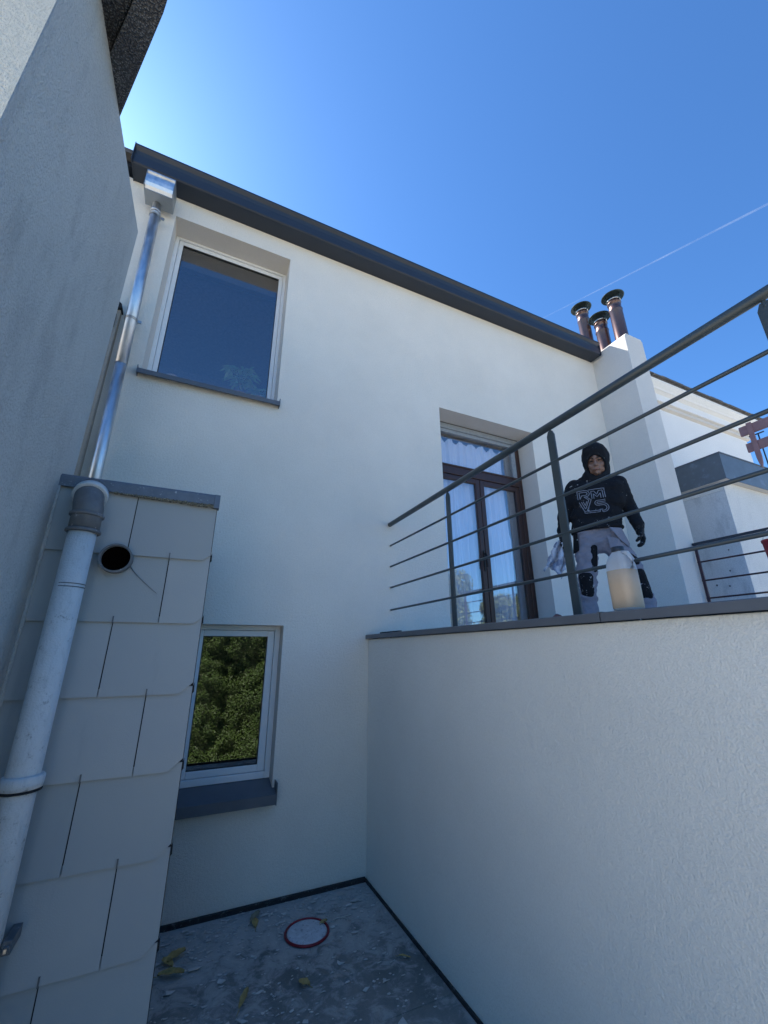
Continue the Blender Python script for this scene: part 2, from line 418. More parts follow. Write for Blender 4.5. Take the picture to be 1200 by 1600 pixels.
MB().tube([(-.768, 3.36, 3.83), (-.752, 3.368, 2.2)], .040, 24).build('pipe_section', M['zinc'], dp)
def clip(x, y, z, r, par, mat):
    b = MB()
    ring = [(x+r*math.cos(t*PI/9), y+r*math.sin(t*PI/9), z) for t in range(19)]
    for dz in (-.008, .008):
        b.tube([(p[0], p[1], p[2]+dz) for p in ring], .0035, 6, False)
    b.box(x+r-.002, x+r+.03, y-.006, y+.006, z-.012, z+.012)
    b.box(x-.006, x+.006, y+r, YB, z-.006, z+.006)
    return b.build('pipe_clip', mat, par)
clip(-.773, 3.358, 4.245, .047, dp, M['steel']); clip(-.785, 3.352, 5.455, .047, dp, M['steel'])
MB().lathe((-.787, 3.345, 5.49), [(.040, 0), (.045, .004), (.045, .014), (.040, .018)]).build('pipe_collar', M['zinc'], dp)
# grey rendered pilaster of the lower wall behind the downpipe
pil = box('old_wall_stub', M['strip'], None, -2.6, -.862, 3.372, YB-.002, -1.6, 4.33, bevel=.006)
tag(pil, 'narrow grey-brown plastered wall strip behind the galvanised downpipe', 'wall')
b = MB(); b.prism([(-.93, 3.34, 4.30), (-.852, 3.34, 4.33), (-.858, 3.34, 4.365), (-.93, 3.34, 4.43)], (0, .09, 0)); b.box(-.915, -.882, 3.355, 3.37, 4.14, 4.27)
b.build('torn_flashing', M['black'], pil)

# window builder -----------------------------------------------------
def window(x0, x1, z0, z1, y, fo, fi, glassmat, name='window'):
    """fo: outer frame (left,right,bottom,top) ; fi: inner sash widths"""
    b = MB()
    def ring(b, X0, X1, Z0, Z1, l, r, bt, t, ya, yb):
        b.box(X0, X0+l, ya, yb, Z0, Z1); b.box(X1-r, X1, ya, yb, Z0, Z1)
        b.box(X0+l, X1-r, ya, yb, Z0, Z0+bt); b.box(X0+l, X1-r, ya, yb, Z1-t, Z1)
    ring(b, x0, x1, z0, z1, *fo, y, y+.07)
    fr = b.build(name, M['pvcwhite'], house, .004)
    b = MB(); X0, X1, Z0, Z1 = x0+fo[0]+.002, x1-fo[1]-.002, z0+fo[2]+.002, z1-fo[3]-.002
    ring(b, X0, X1, Z0, Z1, *fi, y+.012, y+.06)
    b.build('sash', M['pvcwhite'], fr, .006)
    X0, X1, Z0, Z1 = X0+fi[0], X1-fi[1], Z0+fi[2], Z1-fi[3]
    b = MB(); ring(b, X0, X1, Z0, Z1, .005, .005, .005, .005, y+.020, y+.05); b.build('gasket', M['dgasket'], fr)
    box('pane', glassmat, fr, X0+.003, X1-.003, y+.030, y+.036, Z0+.003, Z1-.003)
    return fr, (X0, X1, Z0, Z1)
uw, ug = window(-.638, .488, 3.832, 5.655, UY, (.035, .030, .015, .025), (.040, .040, .100, .045), M['glass'])
lw, lg = window(.055, .705, .710, 1.800, LY, (.030, .040, .045, .035), (.036, .052, .045, .045), M['glass_coat'])
uw['label'] = 'large upper window with white frame'; lw['label'] = 'narrow lower window reflecting a hedge'
def sill(x0, x1, yf, yb, zf, zb, drop, par, name='sill'):
    b = MB(); b.prism([(x0, yb, zb), (x0, yf, zf), (x0, yf, zf-drop), (x0, yf+.012, zf-drop), (x0, yf+.012, zf-.006), (x0, yb, zb-.006)], (x1-x0, 0, 0))
    for x in (x0-.004, x1-.001): b.box(x, x+.005, yf-.003, yb, zf-drop-.004, zb+.012)
    return b.build(name, M['coping'], par)
sill(-.655, .505, 3.375, UY+.02, 3.818, 3.834, .042, uw)
sill(.03, .722, 3.345, LY+.02, .655, .712, .062, lw)
# upper window: blind cassette and roller inside
b = MB(); b.box(-.60, .46, 3.745, 3.80, 5.37, 5.64); b.box(-.60, .46, 3.738, 3.745, 5.37, 5.40)
b.build('roller_blind', M['blind'], uw)
# french door ------------------------------------------------------------
fd = None
b = MB(); x0, x1 = 2.318, 3.720; zt, zb = 4.283, 1.60
b.box(x0, x0+.075, DY, DY+.07, zb, zt); b.box(x1-.065, x1, DY, DY+.07, zb, zt-.075)
b.box(x0+.075, x1-.065, DY-.004, DY+.07, 3.60, 3.715); b.box(x0+.075, x1-.065, DY-.016, DY+.02, 3.70, 3.722)
fd = b.build('french_door', M['wood'], house, .006)
fd['label'] = 'tall brown framed french door with a transom light and white curtains'
box('shutter_box', M['doorgrey'], fd, x0+.002, x1-.002, DY-.006, DY+.07, 4.208, 4.283, bevel=.004)
box('frame_shadow_gap', M['dgasket'], fd, x0+.01, x1-.01, DY-.008, DY, 4.276, 4.2835)
def leaf(a, c):
    b = MB(); ya, yb2 = DY+.006, DY+.05
    b.box(a, a+.062, ya, yb2, zb, 3.597); b.box(c-.062, c, ya, yb2, zb, 3.597)
    b.box(a+.062, c-.062, ya, yb2, 3.535, 3.597); b.box(a+.062, c-.062, ya, yb2, zb, zb+.14)
    o = b.build('door_leaf', M['wood'], fd, .005)
    return o, (a+.062, c-.062)
l1, g1 = leaf(2.395, 3.022); l2, g2 = leaf(3.028, 3.652)
box('pane', M['doorglass'], fd, g1[0], g1[1], DY+.025, DY+.031, zb+.14, 3.535)
box('pane', M['doorglass'], fd, g2[0], g2[1], DY+.025, DY+.031, zb+.14, 3.535)
b = MB(); b.box(2.395, 2.43, DY+.004, DY+.05, 3.717, 4.205); b.box(3.59, 3.652, DY+.004, DY+.05, 3.717, 4.205); b.box(2.43, 3.59, DY+.004, DY+.05, 4.16, 4.205)
b.build('transom_frame', M['doorgrey'], fd, .004)
box('pane', M['doorglass'], fd, 2.43, 3.59, DY+.025, DY+.031, 3.717, 4.16)
b = MB(); b.tube([(3.0, DY-.002, 2.66), (3.0, DY-.04, 2.66), (3.0, DY-.045, 2.50)], .008, 8); b.box(2.99, 3.01, DY-.004, DY+.006, 2.46, 2.70); b.build('door_handle', M['dgasket'], fd)
# terrace door inner jamb (blue grey lining seen through the glass at right)
box('inner_jamb', M['doorgrey'], fd, 3.55, 3.72, DY+.10, DY+.16, 1.6, 4.2)
# curtains
def curtain(xa, xb, za, zt_, y, amp, folds, scal, name, label, seed):
    random.seed(seed); nx, nz = 150, 34; b = MB(); grid = []
    ph = [random.uniform(0, 6.28) for _ in range(5)]
    for j in range(nz+1):
        v = j/nz; row = []
        for i in range(nx+1):
            u = i/nx; x = xa + (xb-xa)*u
            top = zt_ - scal*(.5-.5*math.cos(2*PI*u*7.0))**2 * .9
            yy = y + amp*(math.sin(folds*2*PI*u + ph[0] + .6*math.sin(3*v+ph[1])) + .45*math.sin(folds*4.7*u*PI+ph[2]))*(.35+.65*v if v < .5 else 1)
            row.append(b.bm.verts.new((x + .01*math.sin(9*v+ph[3]+u*12), yy, top + (za-top)*v)))
        grid.append(row)
    for j in range(nz):
        for i in range(nx):
            f = b.bm.faces.new((grid[j][i], grid[j][i+1], grid[j+1][i+1], grid[j+1][i])); f.smooth = True
    o = b.build(name, M['curtain']); return tag(o, label, 'curtain')
curtain(2.36, 3.50, 1.66, 4.13, DY+.10, .036, 9, .06, 'sheer_curtain', 'white sheer curtain hanging inside the terrace french door', 3)
b = MB(); b.tube([(2.33, DY+.12, 4.155), (3.50, DY+.12, 4.155)], .006, 8); rod = b.build('curtain_rod', M['steel'])
tag(rod, 'thin curtain rod with hooks above the sheer curtain', 'curtain rod')
for k in range(8):
    MB().tube([(2.38+k*.14, DY+.12, 4.165), (2.385+k*.14, DY+.105, 4.14), (2.38+k*.14, DY+.12, 4.115)], .0035, 6).build('hook', M['steel'], rod)

# house plant, vase, flower on the upper window board
box('window_board', M['room'], uw, -.62, .47, UY+.11, UY+.55, 3.915, 3.945)
def leaf_blade(b, base, dirv, L, W, droop=.3):
    dirv = Vector(dirv).normalized(); side = dirv.cross(Vector((0, 0, 1)))
    side = side.normalized() if side.length > .01 else Vector((1, 0, 0)); base = Vector(base); n = 5; rows = []
    for i in range(n+1):
        t = i/n; p = base + dirv*L*t + Vector((0, 0, -droop*L*t*t)); w_ = W*math.sin(PI*min(1, t*.93+.05))**.8
        rows.append((b.bm.verts.new(p-side*w_/2), b.bm.verts.new(p+Vector((0, 0, -.12*w_))), b.bm.verts.new(p+side*w_/2)))
    for i in range(n):
        for k in range(2): f = b.bm.faces.new((rows[i][k], rows[i][k+1], rows[i+1][k+1], rows[i+1][k])); f.smooth = True
def schefflera(x, y, z, h, spread, nb, seed, label):
    random.seed(seed)
    t = empty('houseplant', (x, y, z), label, 'houseplant')
    MB().lathe((x, y, z), [(.05, 0), (.065, .10), (.072, .10), (.072, .12), (.06, .12), (.058, .105)], 20).build('plant_pot', M['terracotta'], t)
    st = MB(); lf = MB()
    st.tube([(x, y, z+.08), (x+.01, y, z+h*.5), (x-.005, y, z+h*.75)], .007, 6)
    for k in range(nb):
        a = random.uniform(0, 2*PI); r_ = spread*random.uniform(.35, 1); zz = z + h*random.uniform(.55, 1.0)
        tip = Vector((x+math.cos(a)*r_, y+abs(math.sin(a))*r_*.35-.02, zz)); s0 = Vector((x, y, z+h*random.uniform(.35, .7)))
        st.tube([s0, (s0+tip)/2+Vector((0, 0, .02)), tip], .003, 5)
        m_ = random.randint(6, 8)
        for q in range(m_):
            aa = q/m_*2*PI + random.random()*.4
            leaf_blade(lf, tip, (math.cos(aa), math.sin(aa)*.8, random.uniform(-.3, .25)), random.uniform(.07, .12), .028, .5)
    st.build('stem', M['stem'], t); lf.build('foliage', M['leaf_in'], t)
    return t
schefflera(.16, UY+.15, 3.945, .47, .16, 17, 5, 'tall palmate houseplant behind the glass of the upper window')
schefflera(.36, UY+.15, 3.945, .26, .11, 9, 8, 'low leafy houseplant beside the taller plant in the upper window')
v = MB().lathe((-.455, UY+.19, 3.945), [(.04, 0), (.062, .02), (.075, .07), (.074, .12), (.055, .165), (.03, .18), (.001, .185)]).build('round_vase', M['vase'])
tag(v, 'round brown ceramic pot in the left corner of the upper window', 'vase')
b = MB().lathe((-.25, UY+.17, 3.945), [(.010, 0), (.012, .08), (.030, .11), (.038, .135), (.020, .145), (.001, .14)], 10)
tag(b.build('small_flower', M['petal']), 'small pink flower low in the upper window between pot and plant', 'flower')

# ------------------------------------------------------------------ chimney
ch = MB().prism([(5.25, 2.87, -1.6), (5.652, 2.87, -1.6), (5.652, 2.87, 5.985), (5.62, 2.87, 6.03), (5.29, 2.87, 6.03), (5.25, 2.87, 5.985)], (0, .98, 0)).build('chimney', M['chimney'], house, .006)
def pot(x, y, z0, z1, par, lean=0):
    r_ = .092
    p = MB().lathe((x, y, 0), [(r_, z0), (r_, z0+.02), (r_*.99, z1-.30), (r_+.006, z1-.29), (r_+.006, z1-.275), (r_*.97, z1-.26), (r_*.97, z1-.155), (r_+.008, z1-.15), (r_+.008, z1-.135), (r_*.96, z1-.13), (r_*.96, z1-.075), (r_*.8, z1-.075)]).build('chimney_pot', M['pot'], ch)
    MB().lathe((x, y, 0), [(r_*.97, z1-.10), (r_+.006, z1-.098), (r_+.006, z1-.074), (r_*.97, z1-.072)]).build('pot_band', M['steel'], ch)
    b = MB().lathe((x, y, 0), [(.155, z1-.012), (.165, z1-.004), (.155, z1+.004), (.06, z1+.028), (.001, z1+.035)])
    for k in range(3):
        a = k*2*PI/3+.5; b.tube([(x+r_*math.cos(a), y+r_*math.sin(a), z1-.12), (x+1.2*r_*math.cos(a), y+1.2*r_*math.sin(a), z1-.004)], .008, 6)
    b.build('pot_cowl', M['cowl'], ch)
pot(5.44, 3.565, 6.03, 7.20, ch); pot(5.45, 3.30, 6.03, 6.755, ch); pot(5.45, 3.025, 6.03, 6.93, ch)

# ------------------------------------------------------------------ terrace: parapet, coping, floor
ter = empty('roof_terrace', (XP, 1.5, 0), 'raised roof terrace with pale rendered parapet wall and grey metal coping', 'terrace')
box('parapet_wall', M['parapet'], ter, XP, XP+.19, -.35, YB-.002, -1.6, 1.700, bevel=.004)
box('terrace_floor', M['annex'], ter, XP+.19, 6.4, -.35, YB-.002, 1.40, 1.60)
box('terrace_side_wall', M['parapet'], ter, 6.2, 6.4, -.35, 2.6, -1.6, 1.40)
def coping(y0, y1, ext=0):
    pr_ = [(1.420, 1.703), (1.424, 1.703), (1.424, 1.731), (1.656, 1.722), (1.656, 1.700), (1.660, 1.700), (1.660, 1.7265), (1.655, 1.7285), (1.424, 1.7375), (1.420, 1.7345)]
    MB().prism([(x, y0, z) for x, z in pr_], (0, y1-y0, 0)).build('coping', M['coping'], ter)
coping(1.104, YB+.0-.001); coping(-.35, 1.099)
box('coping', M['coping'], ter, 1.4185, 1.662, 1.092, 1.111, 1.7365, 1.7395)
# handrail fence
rl = empty('terrace_railing', (1.665, 1.2, 1.6), 'dark grey steel railing with round top rail and four thin bars on the parapet', 'railing')
ZR = 2.770
MB().tube([(1.662, YB-.004, ZR), (1.662, -.34, ZR)], .0215, 20).build('handrail', M['railing'], rl)
for z in (2.560, 2.357, 2.160, 1.957):
    MB().tube([(1.667, YB-.004, z), (1.667, -.34, z)], .0085, 12).build('rail_bar', M['railing'], rl)
    b = MB(); b.tube([(1.667, YB-.006, z), (1.667, YB-.001, z)], .015, 12); b.build('wall_rosette', M['facade'], rl)
for y in (2.42, 1.405, .442, -.32):
    b = MB(); b.prism([(1.660, y-.0235, 1.61), (1.660, y+.0235, 1.61), (1.660, y+.0235, 2.715), (1.660, y+.012, 2.742), (1.660, y-.012, 2.742), (1.660, y-.0235, 2.715)], (.012, 0, 0))
    b.tube([(1.665, y, 2.72), (1.665, y, 2.752)], .007, 8)
    b.build('railing_post', M['railing'], rl, .002)
# far railing on the other edge of the terrace
r2_ = empty('far_terrace_railing', (5.6, 2, 1.6), 'lower brown railing on the far edge of the terrace beside the chimney', 'railing')
MB().box(5.58, 5.62, -.3, 2.865, 2.832, 2.862).build('handrail', M['anthracite'], r2_, .003)
for z in (2.62, 2.395, 2.185): MB().tube([(5.60, 2.86, z), (5.60, -.3, z)], .010, 8).build('rail_bar', M['thinrail'], r2_)
for y in (2.84, 1.3, -.25): MB().box(5.59, 5.61, y-.016, y+.016, 1.60, 2.832).build('railing_post', M['thinrail'], r2_)

# jug on the coping
jy, jx, jz = 1.058, 1.535, 1.7385
jug = empty('plastic_jug', (jx, jy, jz), 'milky plastic jug two thirds full of beige liquid on the parapet coping', 'jug')
def superl(c, prof, seg=40, ex=3.4, inset=0):
    b = MB(); rings = []
    for rx, ry, z in prof:
        ring = []
        for k in range(seg):
            t = 2*PI*k/seg; cx, sy = math.cos(t), math.sin(t)
            rr = (abs(cx)**ex + abs(sy)**ex)**(-1/ex)
            ring.append(b.bm.verts.new((c[0]+(rx-inset)*rr*cx, c[1]+(ry-inset)*rr*sy, c[2]+z)))
        rings.append(ring)
    for i in range(len(rings)-1):
        for k in range(seg):
            f = b.bm.faces.new((rings[i][k], rings[i][(k+1)%seg], rings[i+1][(k+1)%seg], rings[i+1][k])); f.smooth = True
    b.bm.faces.new(rings[0][::-1]); b.bm.faces.new(rings[-1]); return b
jp = [(.036, .036, 0), (.043, .043, .004), (.047, .047, .014), (.0465, .0465, .03), (.0475, .0475, .10), (.047, .047, .165), (.045, .045, .185), (.040, .040, .203), (.032, .032, .219), (.024, .024, .230), (.020, .020, .236), (.020, .020, .246)]
jb = superl((jx, jy, jz), jp).build('jug_body', M['jug'], jug)
lq = [(.034, .034, .002), (.0415, .0415, .006), (.0455, .0455, .015), (.046, .046, .10), (.0455, .0455, .160), (.043, .043, .161)]
superl((jx, jy, jz), [(a+.0019, b_+.0019, c) for a, b_, c in lq]).build('jug_liquid', M['jugliq'], jug)
MB().tube([(jx-.01, jy-.020, jz+.232), (jx-.012, jy-.045, jz+.224), (jx-.012, jy-.060, jz+.195), (jx-.010, jy-.052, jz+.160)], [.007, .008, .008, .007], 10).build('jug_handle', M['jug'], jug)
MB().lathe((jx, jy, jz+.236), [(.022, 0), (.024, .002), (.024, .018), (.022, .021), (.001, .021)], 30).build('jug_cap', M['anthracite'], jug, .001)
# scraps on the coping
b = MB()
for k in range(12):
    b.box(1.50+.003*(k % 3), 1.53, 3.02+k*.026, 3.035+k*.026, 1.737, 1.751+.004*(k % 2))
b.box(1.53, 1.552, 3.00, 3.36, 1.737, 1.757)
tag(b.build('scrub_brush', M['black']), 'black bristled brush lying on the coping near the house corner', 'brush')
b = MB().tube([(1.60, 1.50, 1.742), (1.60, 1.47, 1.752), (1.59, 1.445, 1.748)], [.010, .016, .012], 10)
tag(b.build('glove_scrap', simple('dusty_brown_scrap', (.16, .08, .08), .9)), 'small crumpled brown scrap lying on the coping left of the railing post', 'scrap')

# ------------------------------------------------------------------ slate clad outbuilding
ob = empty('slate_clad_outbuilding', (-.28, 2.2, 0), 'outbuilding wall clad in large grey slates with zinc top flashing', 'outbuilding')
YS = 2.2; XE = .055; XW = -.70
box('core_wall', M['black'], ob, -2.2, XE-.008, YS+.012, 3.30, -.02, 2.34)
box('side_facing', M['slate'], ob, XE-.007, XE-.003, YS+.03, 3.30, 0, 2.33)
rows = [2.38, 2.030, 1.727, 1.423, 1.118, .814, .510, .206, -.10]
# hole for the vent: split slates are drawn with a round cut
VC = (-.337, 2.006); VR = .066
def slate(xa, xb, zt_, zb_, clip_r, idx):
    """one slate: thin plate, lower edge proud, clipped lower right corner at the free edge"""
    th = .005; yt, yb_ = YS+.006, YS-.0078
    zt2 = min(zt_+.03, 2.375)
    pts2 = [(xa, zt2), (xa, zb_)]
    if clip_r: cl = .032 if idx < 2 else .050; pts2 += [(xb-cl, zb_), (xb+.003, zb_+cl*.92), (xb+.003, zt2)]
    else: pts2 += [(xb, zb_), (xb, zt2)]
    def P3(x, z):
        t = (z-zb_)/(zt2-zb_); return Vector((x, yb_+(yt-yb_)*t, z))
    b = MB()
    # cut vent notch if needed
    near = xa < VC[0]+VR and xb > VC[0]-VR and (zb_ < VC[1]+VR) and (zt2 > VC[1]-VR)
    if near: pts2 = cut_circle(pts2)
    fr = [b.bm.verts.new(P3(x, z)) for x, z in pts2]; bk = [b.bm.verts.new(P3(x, z)+Vector((0, th, 0))) for x, z in pts2]
    n = len(pts2); fs = [b.bm.faces.new(fr), b.bm.faces.new(bk[::-1])]
    for i in range(n): fs.append(b.bm.faces.new((fr[i], bk[i], bk[(i+1) % n], fr[(i+1) % n])))
    bmesh.ops.triangulate(b.bm, faces=[f for f in fs[:2]]) if near else None
    bmesh.ops.recalc_face_normals(b.bm, faces=b.bm.faces)
    return b.build('slate', M['slate'], ob)
def cut_circle(poly):
    # insert arc along polygon edges that cross the vent circle (convex poly, circle crossing exactly two edge points)
    cx, cz = VC; r_ = VR-.004; out = []; n = len(poly); hits = []
    inside = lambda p: (p[0]-cx)**2+(p[1]-cz)**2 < r_*r_
    for i in range(n):
        p, q = poly[i], poly[(i+1) % n]
        if not inside(p): out.append(('p', p))
        dx, dz = q[0]-p[0], q[1]-p[1]; fx, fz = p[0]-cx, p[1]-cz
        A = dx*dx+dz*dz; B = 2*(fx*dx+fz*dz); C_ = fx*fx+fz*fz-r_*r_; D = B*B-4*A*C_
        if D > 0:
            for t in sorted(((-B-math.sqrt(D))/(2*A), (-B+math.sqrt(D))/(2*A))):
                if 0 < t < 1: out.append(('h', (p[0]+dx*t, p[1]+dz*t)))
    hs = [i for i, o in enumerate(out) if o[0] == 'h']
    if len(hs) != 2: return poly
    # rotate so that out ends with first hit -> arc -> second hit
    for a, c in ((hs[0], hs[1]), (hs[1], hs[0])):
        if (a+1) % len(out) == c:
            seq = [out[(c+k) % len(out)][1] for k in range(len(out))]   # starts at second hit, ends at first hit
            a0 = math.atan2(out[a][1][1]-cz, out[a][1][0]-cx); a1 = math.atan2(out[c][1][1]-cz, out[c][1][0]-cx)
            # choose arc lying inside the polygon
            best = None
            for s_ in (1, -1):
                d_ = (a1-a0) % (2*PI) if s_ > 0 else -((a0-a1) % (2*PI))
                mid = (cx+r_*math.cos(a0+d_/2), cz+r_*math.sin(a0+d_/2))
                xs_ = [p[0] for p in poly]; zs_ = [p[1] for p in poly]
                if min(xs_) < mid[0] < max(xs_) and min(zs_) < mid[1] < max(zs_): best = d_
            if best is None: return poly
            return seq + [(cx+r_*math.cos(a0+best*k/14), cz+r_*math.sin(a0+best*k/14)) for k in range(1, 14)]
    return poly
gap = .0022
for i in range(len(rows)-1):
    zt_, zb_ = rows[i], rows[i+1]
    first = -.302 if i in (0, 2, 4, 6) else -.124
    if i == 0: xs_ = [XE, -.302, -.662]
    else: xs_ = [XE, -.124, -.485, -.80] if i % 2 == 1 else [XE, -.303, -.663]
    xs_[-1] = min(xs_[-1], -.70)
    for k in range(len(xs_)-1):
        slate(xs_[k+1]+(gap if k < len(xs_)-2 else 0), xs_[k]-(gap if k else 0), zt_, zb_+random.uniform(-.0015, .0015), k == 0, i)
    # fixing hooks at the joints
    xj = xs_[1]
    if i: MB().box(xj-.0025, xj+.0025, YS-.0125, YS-.006, zt_-.004, zt_+.026).build('slate_hook', M['pvc'], ob)
    # small black wedges at the clipped corners of the stepped edge
    MB().prism([(XE-.03, YS+.006, zb_), (XE+.006, YS+.006, zb_+.03), (XE+.010, YS+.006, zb_+.045), (XE+.012, YS+.006, zb_+.006), (XE+.002, YS+.006, zb_-.008)], (0, .012, 0)).build('edge_wedge', M['black'], ob)
box('edge_strip', M['black'], ob, XE-.006, XE+.006, YS+.010, YS+.026, -.02, 2.33)
# top flashing
b = MB(); b.prism([(-.70, YS-.016, 2.325), (-.70, YS-.018, 2.372), (-.70, YS-.008, 2.384), (-.70, 3.32, 2.40), (-.70, 3.32, 2.37), (-.70, YS-.006, 2.366), (-.70, YS-.010, 2.325)], (.70+.062, 0, 0))
tf = b.build('top_flashing', M['flashing'], ob)
MB().box(.040, .068, YS-.021, YS+.02, 2.308, 2.382).build('flashing_corner', M['flashing'], tf, .002)
random.seed(4); b = MB()
for k in range(420):
    x = -.40+random.random()*.44; z = 2.325-random.random()*.016*(.3+.7*(x+.4)/.44)
    r_ = random.uniform(.0015, .0042); y = YS-.010-random.random()*.006
    b.box(x-r_, x+r_, y-r_, y+r_*.5, z-r_, z+r_)
tag(b.build('lichen_crust', M['moss'], tf), kind='stuff')
# vent spigot
b = MB(); seg = 40; rr = []
for r_, y in ((VR, YS+.02), (VR, YS-.045), (VR-.008, YS-.045), (VR-.008, YS+.012)):
    rr.append([b.bm.verts.new((VC[0]+r_*math.cos(2*PI*k/seg), y, VC[1]+r_*math.sin(2*PI*k/seg))) for k in range(seg)])
for i in range(3):
    for k in range(seg): f = b.bm.faces.new((rr[i][k], rr[i][(k+1) % seg], rr[i+1][(k+1) % seg], rr[i+1][k])); f.smooth = i != 1
bmesh.ops.recalc_face_normals(b.bm, faces=b.bm.faces)
vp = b.build('vent_pipe', M['pvc'], ob)
MB().tube([(VC[0], YS+.0125, VC[1]), (VC[0], YS-.014, VC[1])], VR-.0085, 32).build('vent_opening', simple('vent_dark', (.003, .002, .002), .95, spec=0), vp)  # solid black plug painting in the dark depth of the pipe
# scratch arc below the vent
pts = [(VC[0]+.060+.125*t, YS-.0050-.0012*t, VC[1]-.030-.115*t**.85) for t in [k/8 for k in range(9)]]
MB().tube(pts, [.0022, .0022, .002, .0018, .0016, .0014, .0012, .001, .0008], 6).build('dirt_streak', M['pvc'], ob)
# grey waste pipe with elbow
px_, py_ = -.468, 2.105
dpipe = MB().tube([(px_, py_, -.02), (px_-.002, py_, 1.155), (px_-.001, py_, 2.125)], .0525, 32).build('drainpipe', M['pipe'], ob)
dpipe['label'] = 'pale weathered fibre-cement drainpipe'
MB().lathe((px_, py_, 1.135), [(.0525, 0), (.0635, .003), (.066, .02), (.066, .040), (.060, .046), (.0525, .046)], 32).build('pipe_collar', M['pipe'], dpipe)
MB().lathe((px_, py_, 1.128), [(.058, 0), (.0645, .001), (.0645, .006), (.058, .007)], 32).build('joint_line', M['black'], dpipe)
for z in (1.868, 1.855): MB().lathe((px_, py_, z), [(.0528, 0), (.0533, .001), (.0533, .003), (.0528, .004)], 32).build('weathered_ring', M['pvc'], dpipe)
arc = [(px_, py_, 2.10), (px_, py_, 2.20)]
for k in range(1, 9):
    a = k/8*R(68); arc.append((px_-.02*k/8, py_+.095*(1-math.cos(a)), 2.20+.085*math.sin(a)))
arc.append((px_-.025, YS+.02, 2.335))
MB().tube(arc, .0575, 32).build('pipe_elbow', M['pvc'], dpipe)
for z, r_ in ((2.092, .066), (2.165, .0655)):
    MB().lathe((px_, py_, z), [(.0615, 0), (r_, .003), (r_, .012), (.0615, .016)], 32).build('elbow_ring', M['pvc'], dpipe)
pa, pb = Vector(arc[-3]), Vector(arc[-1])
MB().tube([pa, pa+(pb-pa)*.45], .069, 32).build('elbow_ring', M['pipe'], dpipe)
b = MB(); b.box(px_+.055, px_+.082, py_-.01, YS, .66, .70); b.tube([(px_+.07, py_-.02, .68), (px_+.07, py_-.01, .68)], .010, 10); b.build('pipe_bracket', M['pvc'], dpipe, .002)
MB().box(px_+.066, px_+.074, py_-.028, py_-.02, .674, .686).build('bracket_screw', M['steel'], dpipe)
# mortar joint against neighbour wall
random.seed(2); pts = [(-.617, YS-.008+random.uniform(-.003, .003), -.0+.075*k) for k in range(32)]
MB().tube(pts, [random.uniform(.004, .009) for _ in pts], 8).build('mortar_fillet', M['neighbour'], ob)

# ------------------------------------------------------------------ neighbour wall (left, close) + overhang
nb = empty('neighbour_house', (-1.2, 1.2, 0), 'close neighbour wall in grey roughcast with dark pebble-dashed overhang at upper left', 'house')
top = lambda y: 3.793 + .145*y
XW_ = -.62; Y0, Y1 = 1.03, 2.36
b = MB()
nseg = 5; plan = [(-3.0, Y0)]
rc = .010
for k in range(nseg+1):
    a = k/nseg*PI/2; plan.append((XW_-rc+rc*math.sin(a), Y0+rc-rc*math.cos(a)))
plan += [(XW_, Y1), (-3.0, Y1)]
lo = [b.bm.verts.new((x, y, -1.6)) for x, y in plan]; hi = [b.bm.verts.new((x, y, top(y))) for x, y in plan]
b.bm.faces.new(lo[::-1]); b.bm.faces.new(hi)
n = len(plan)
for i in range(n):
    if i == 0: continue
    f = b.bm.faces.new((lo[i], lo[(i+1) % n], hi[(i+1) % n], hi[i])); f.smooth = 0 < i <= nseg
b.build('wall', M['neighbour'], nb)
MB().quad((-3.0, Y0-.001, -1.6), (XW_-rc+.012, Y0-.001, -1.6), (XW_-rc+.012, Y0-.001, top(Y0)), (-3.0, Y0-.001, top(Y0))).build('front_wall', M['neighbour_lit_front'], nb)
def slab(plan, dz, h, name, par):
    b = MB(); a = [b.bm.verts.new((x, y, top(y)+dz)) for x, y in plan]; c = [b.bm.verts.new((x, y, top(y)+dz+h)) for x, y in plan]
    n = len(plan); b.bm.faces.new(a); b.bm.faces.new(c[::-1])
    for i in range(n): b.bm.faces.new((a[i], c[i], c[(i+1) % n], a[(i+1) % n]))
    bmesh.ops.recalc_face_normals(b.bm, faces=b.bm.faces)
    return b.build(name, M['pebble'], par, .006)
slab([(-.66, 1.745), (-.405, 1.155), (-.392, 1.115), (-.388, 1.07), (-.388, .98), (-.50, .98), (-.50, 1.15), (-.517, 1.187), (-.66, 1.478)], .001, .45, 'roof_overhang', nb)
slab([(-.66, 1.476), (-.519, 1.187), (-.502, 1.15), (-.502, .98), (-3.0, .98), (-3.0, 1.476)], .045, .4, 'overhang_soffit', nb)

# ------------------------------------------------------------------ buildings at right
wh = empty('white_house', (9, 4.2, 0), 'white house with moulded cornice and tiled roof edge behind the chimney', 'house')
WY = 4.2; WX0, WX1 = 5.8, 11.55
box('wall', M['white'], wh, WX0, WX1, WY, 9, -1.6, 6.36)
MB().prism([(WX0, WY, 6.32), (WX0, WY-.06, 6.345), (WX0, WY-.06, 6.41), (WX0, WY, 6.42)], (WX1-WX0+.05, 0, 0)).build('cornice_band', M['reveal'], wh)
MB().prism([(WX0, WY, 6.42), (WX0, WY-.10, 6.44), (WX0, WY-.10, 6.60), (WX0, WY-.16, 6.64), (WX0, WY, 6.64)], (WX1-WX0+.12, 0, 0)).build('cornice_band', M['white'], wh)
MB().prism([(WX0, WY, 6.64), (WX0, WY-.17, 6.642), (WX0, WY-.19, 6.68), (WX0, WY-.21, 6.70), (WX0, WY-.26, 6.76), (WX0, WY-.26, 6.80), (WX0, WY, 6.80)], (WX1-WX0+.25, 0, 0)).build('cornice_moulding', M['white'], wh)
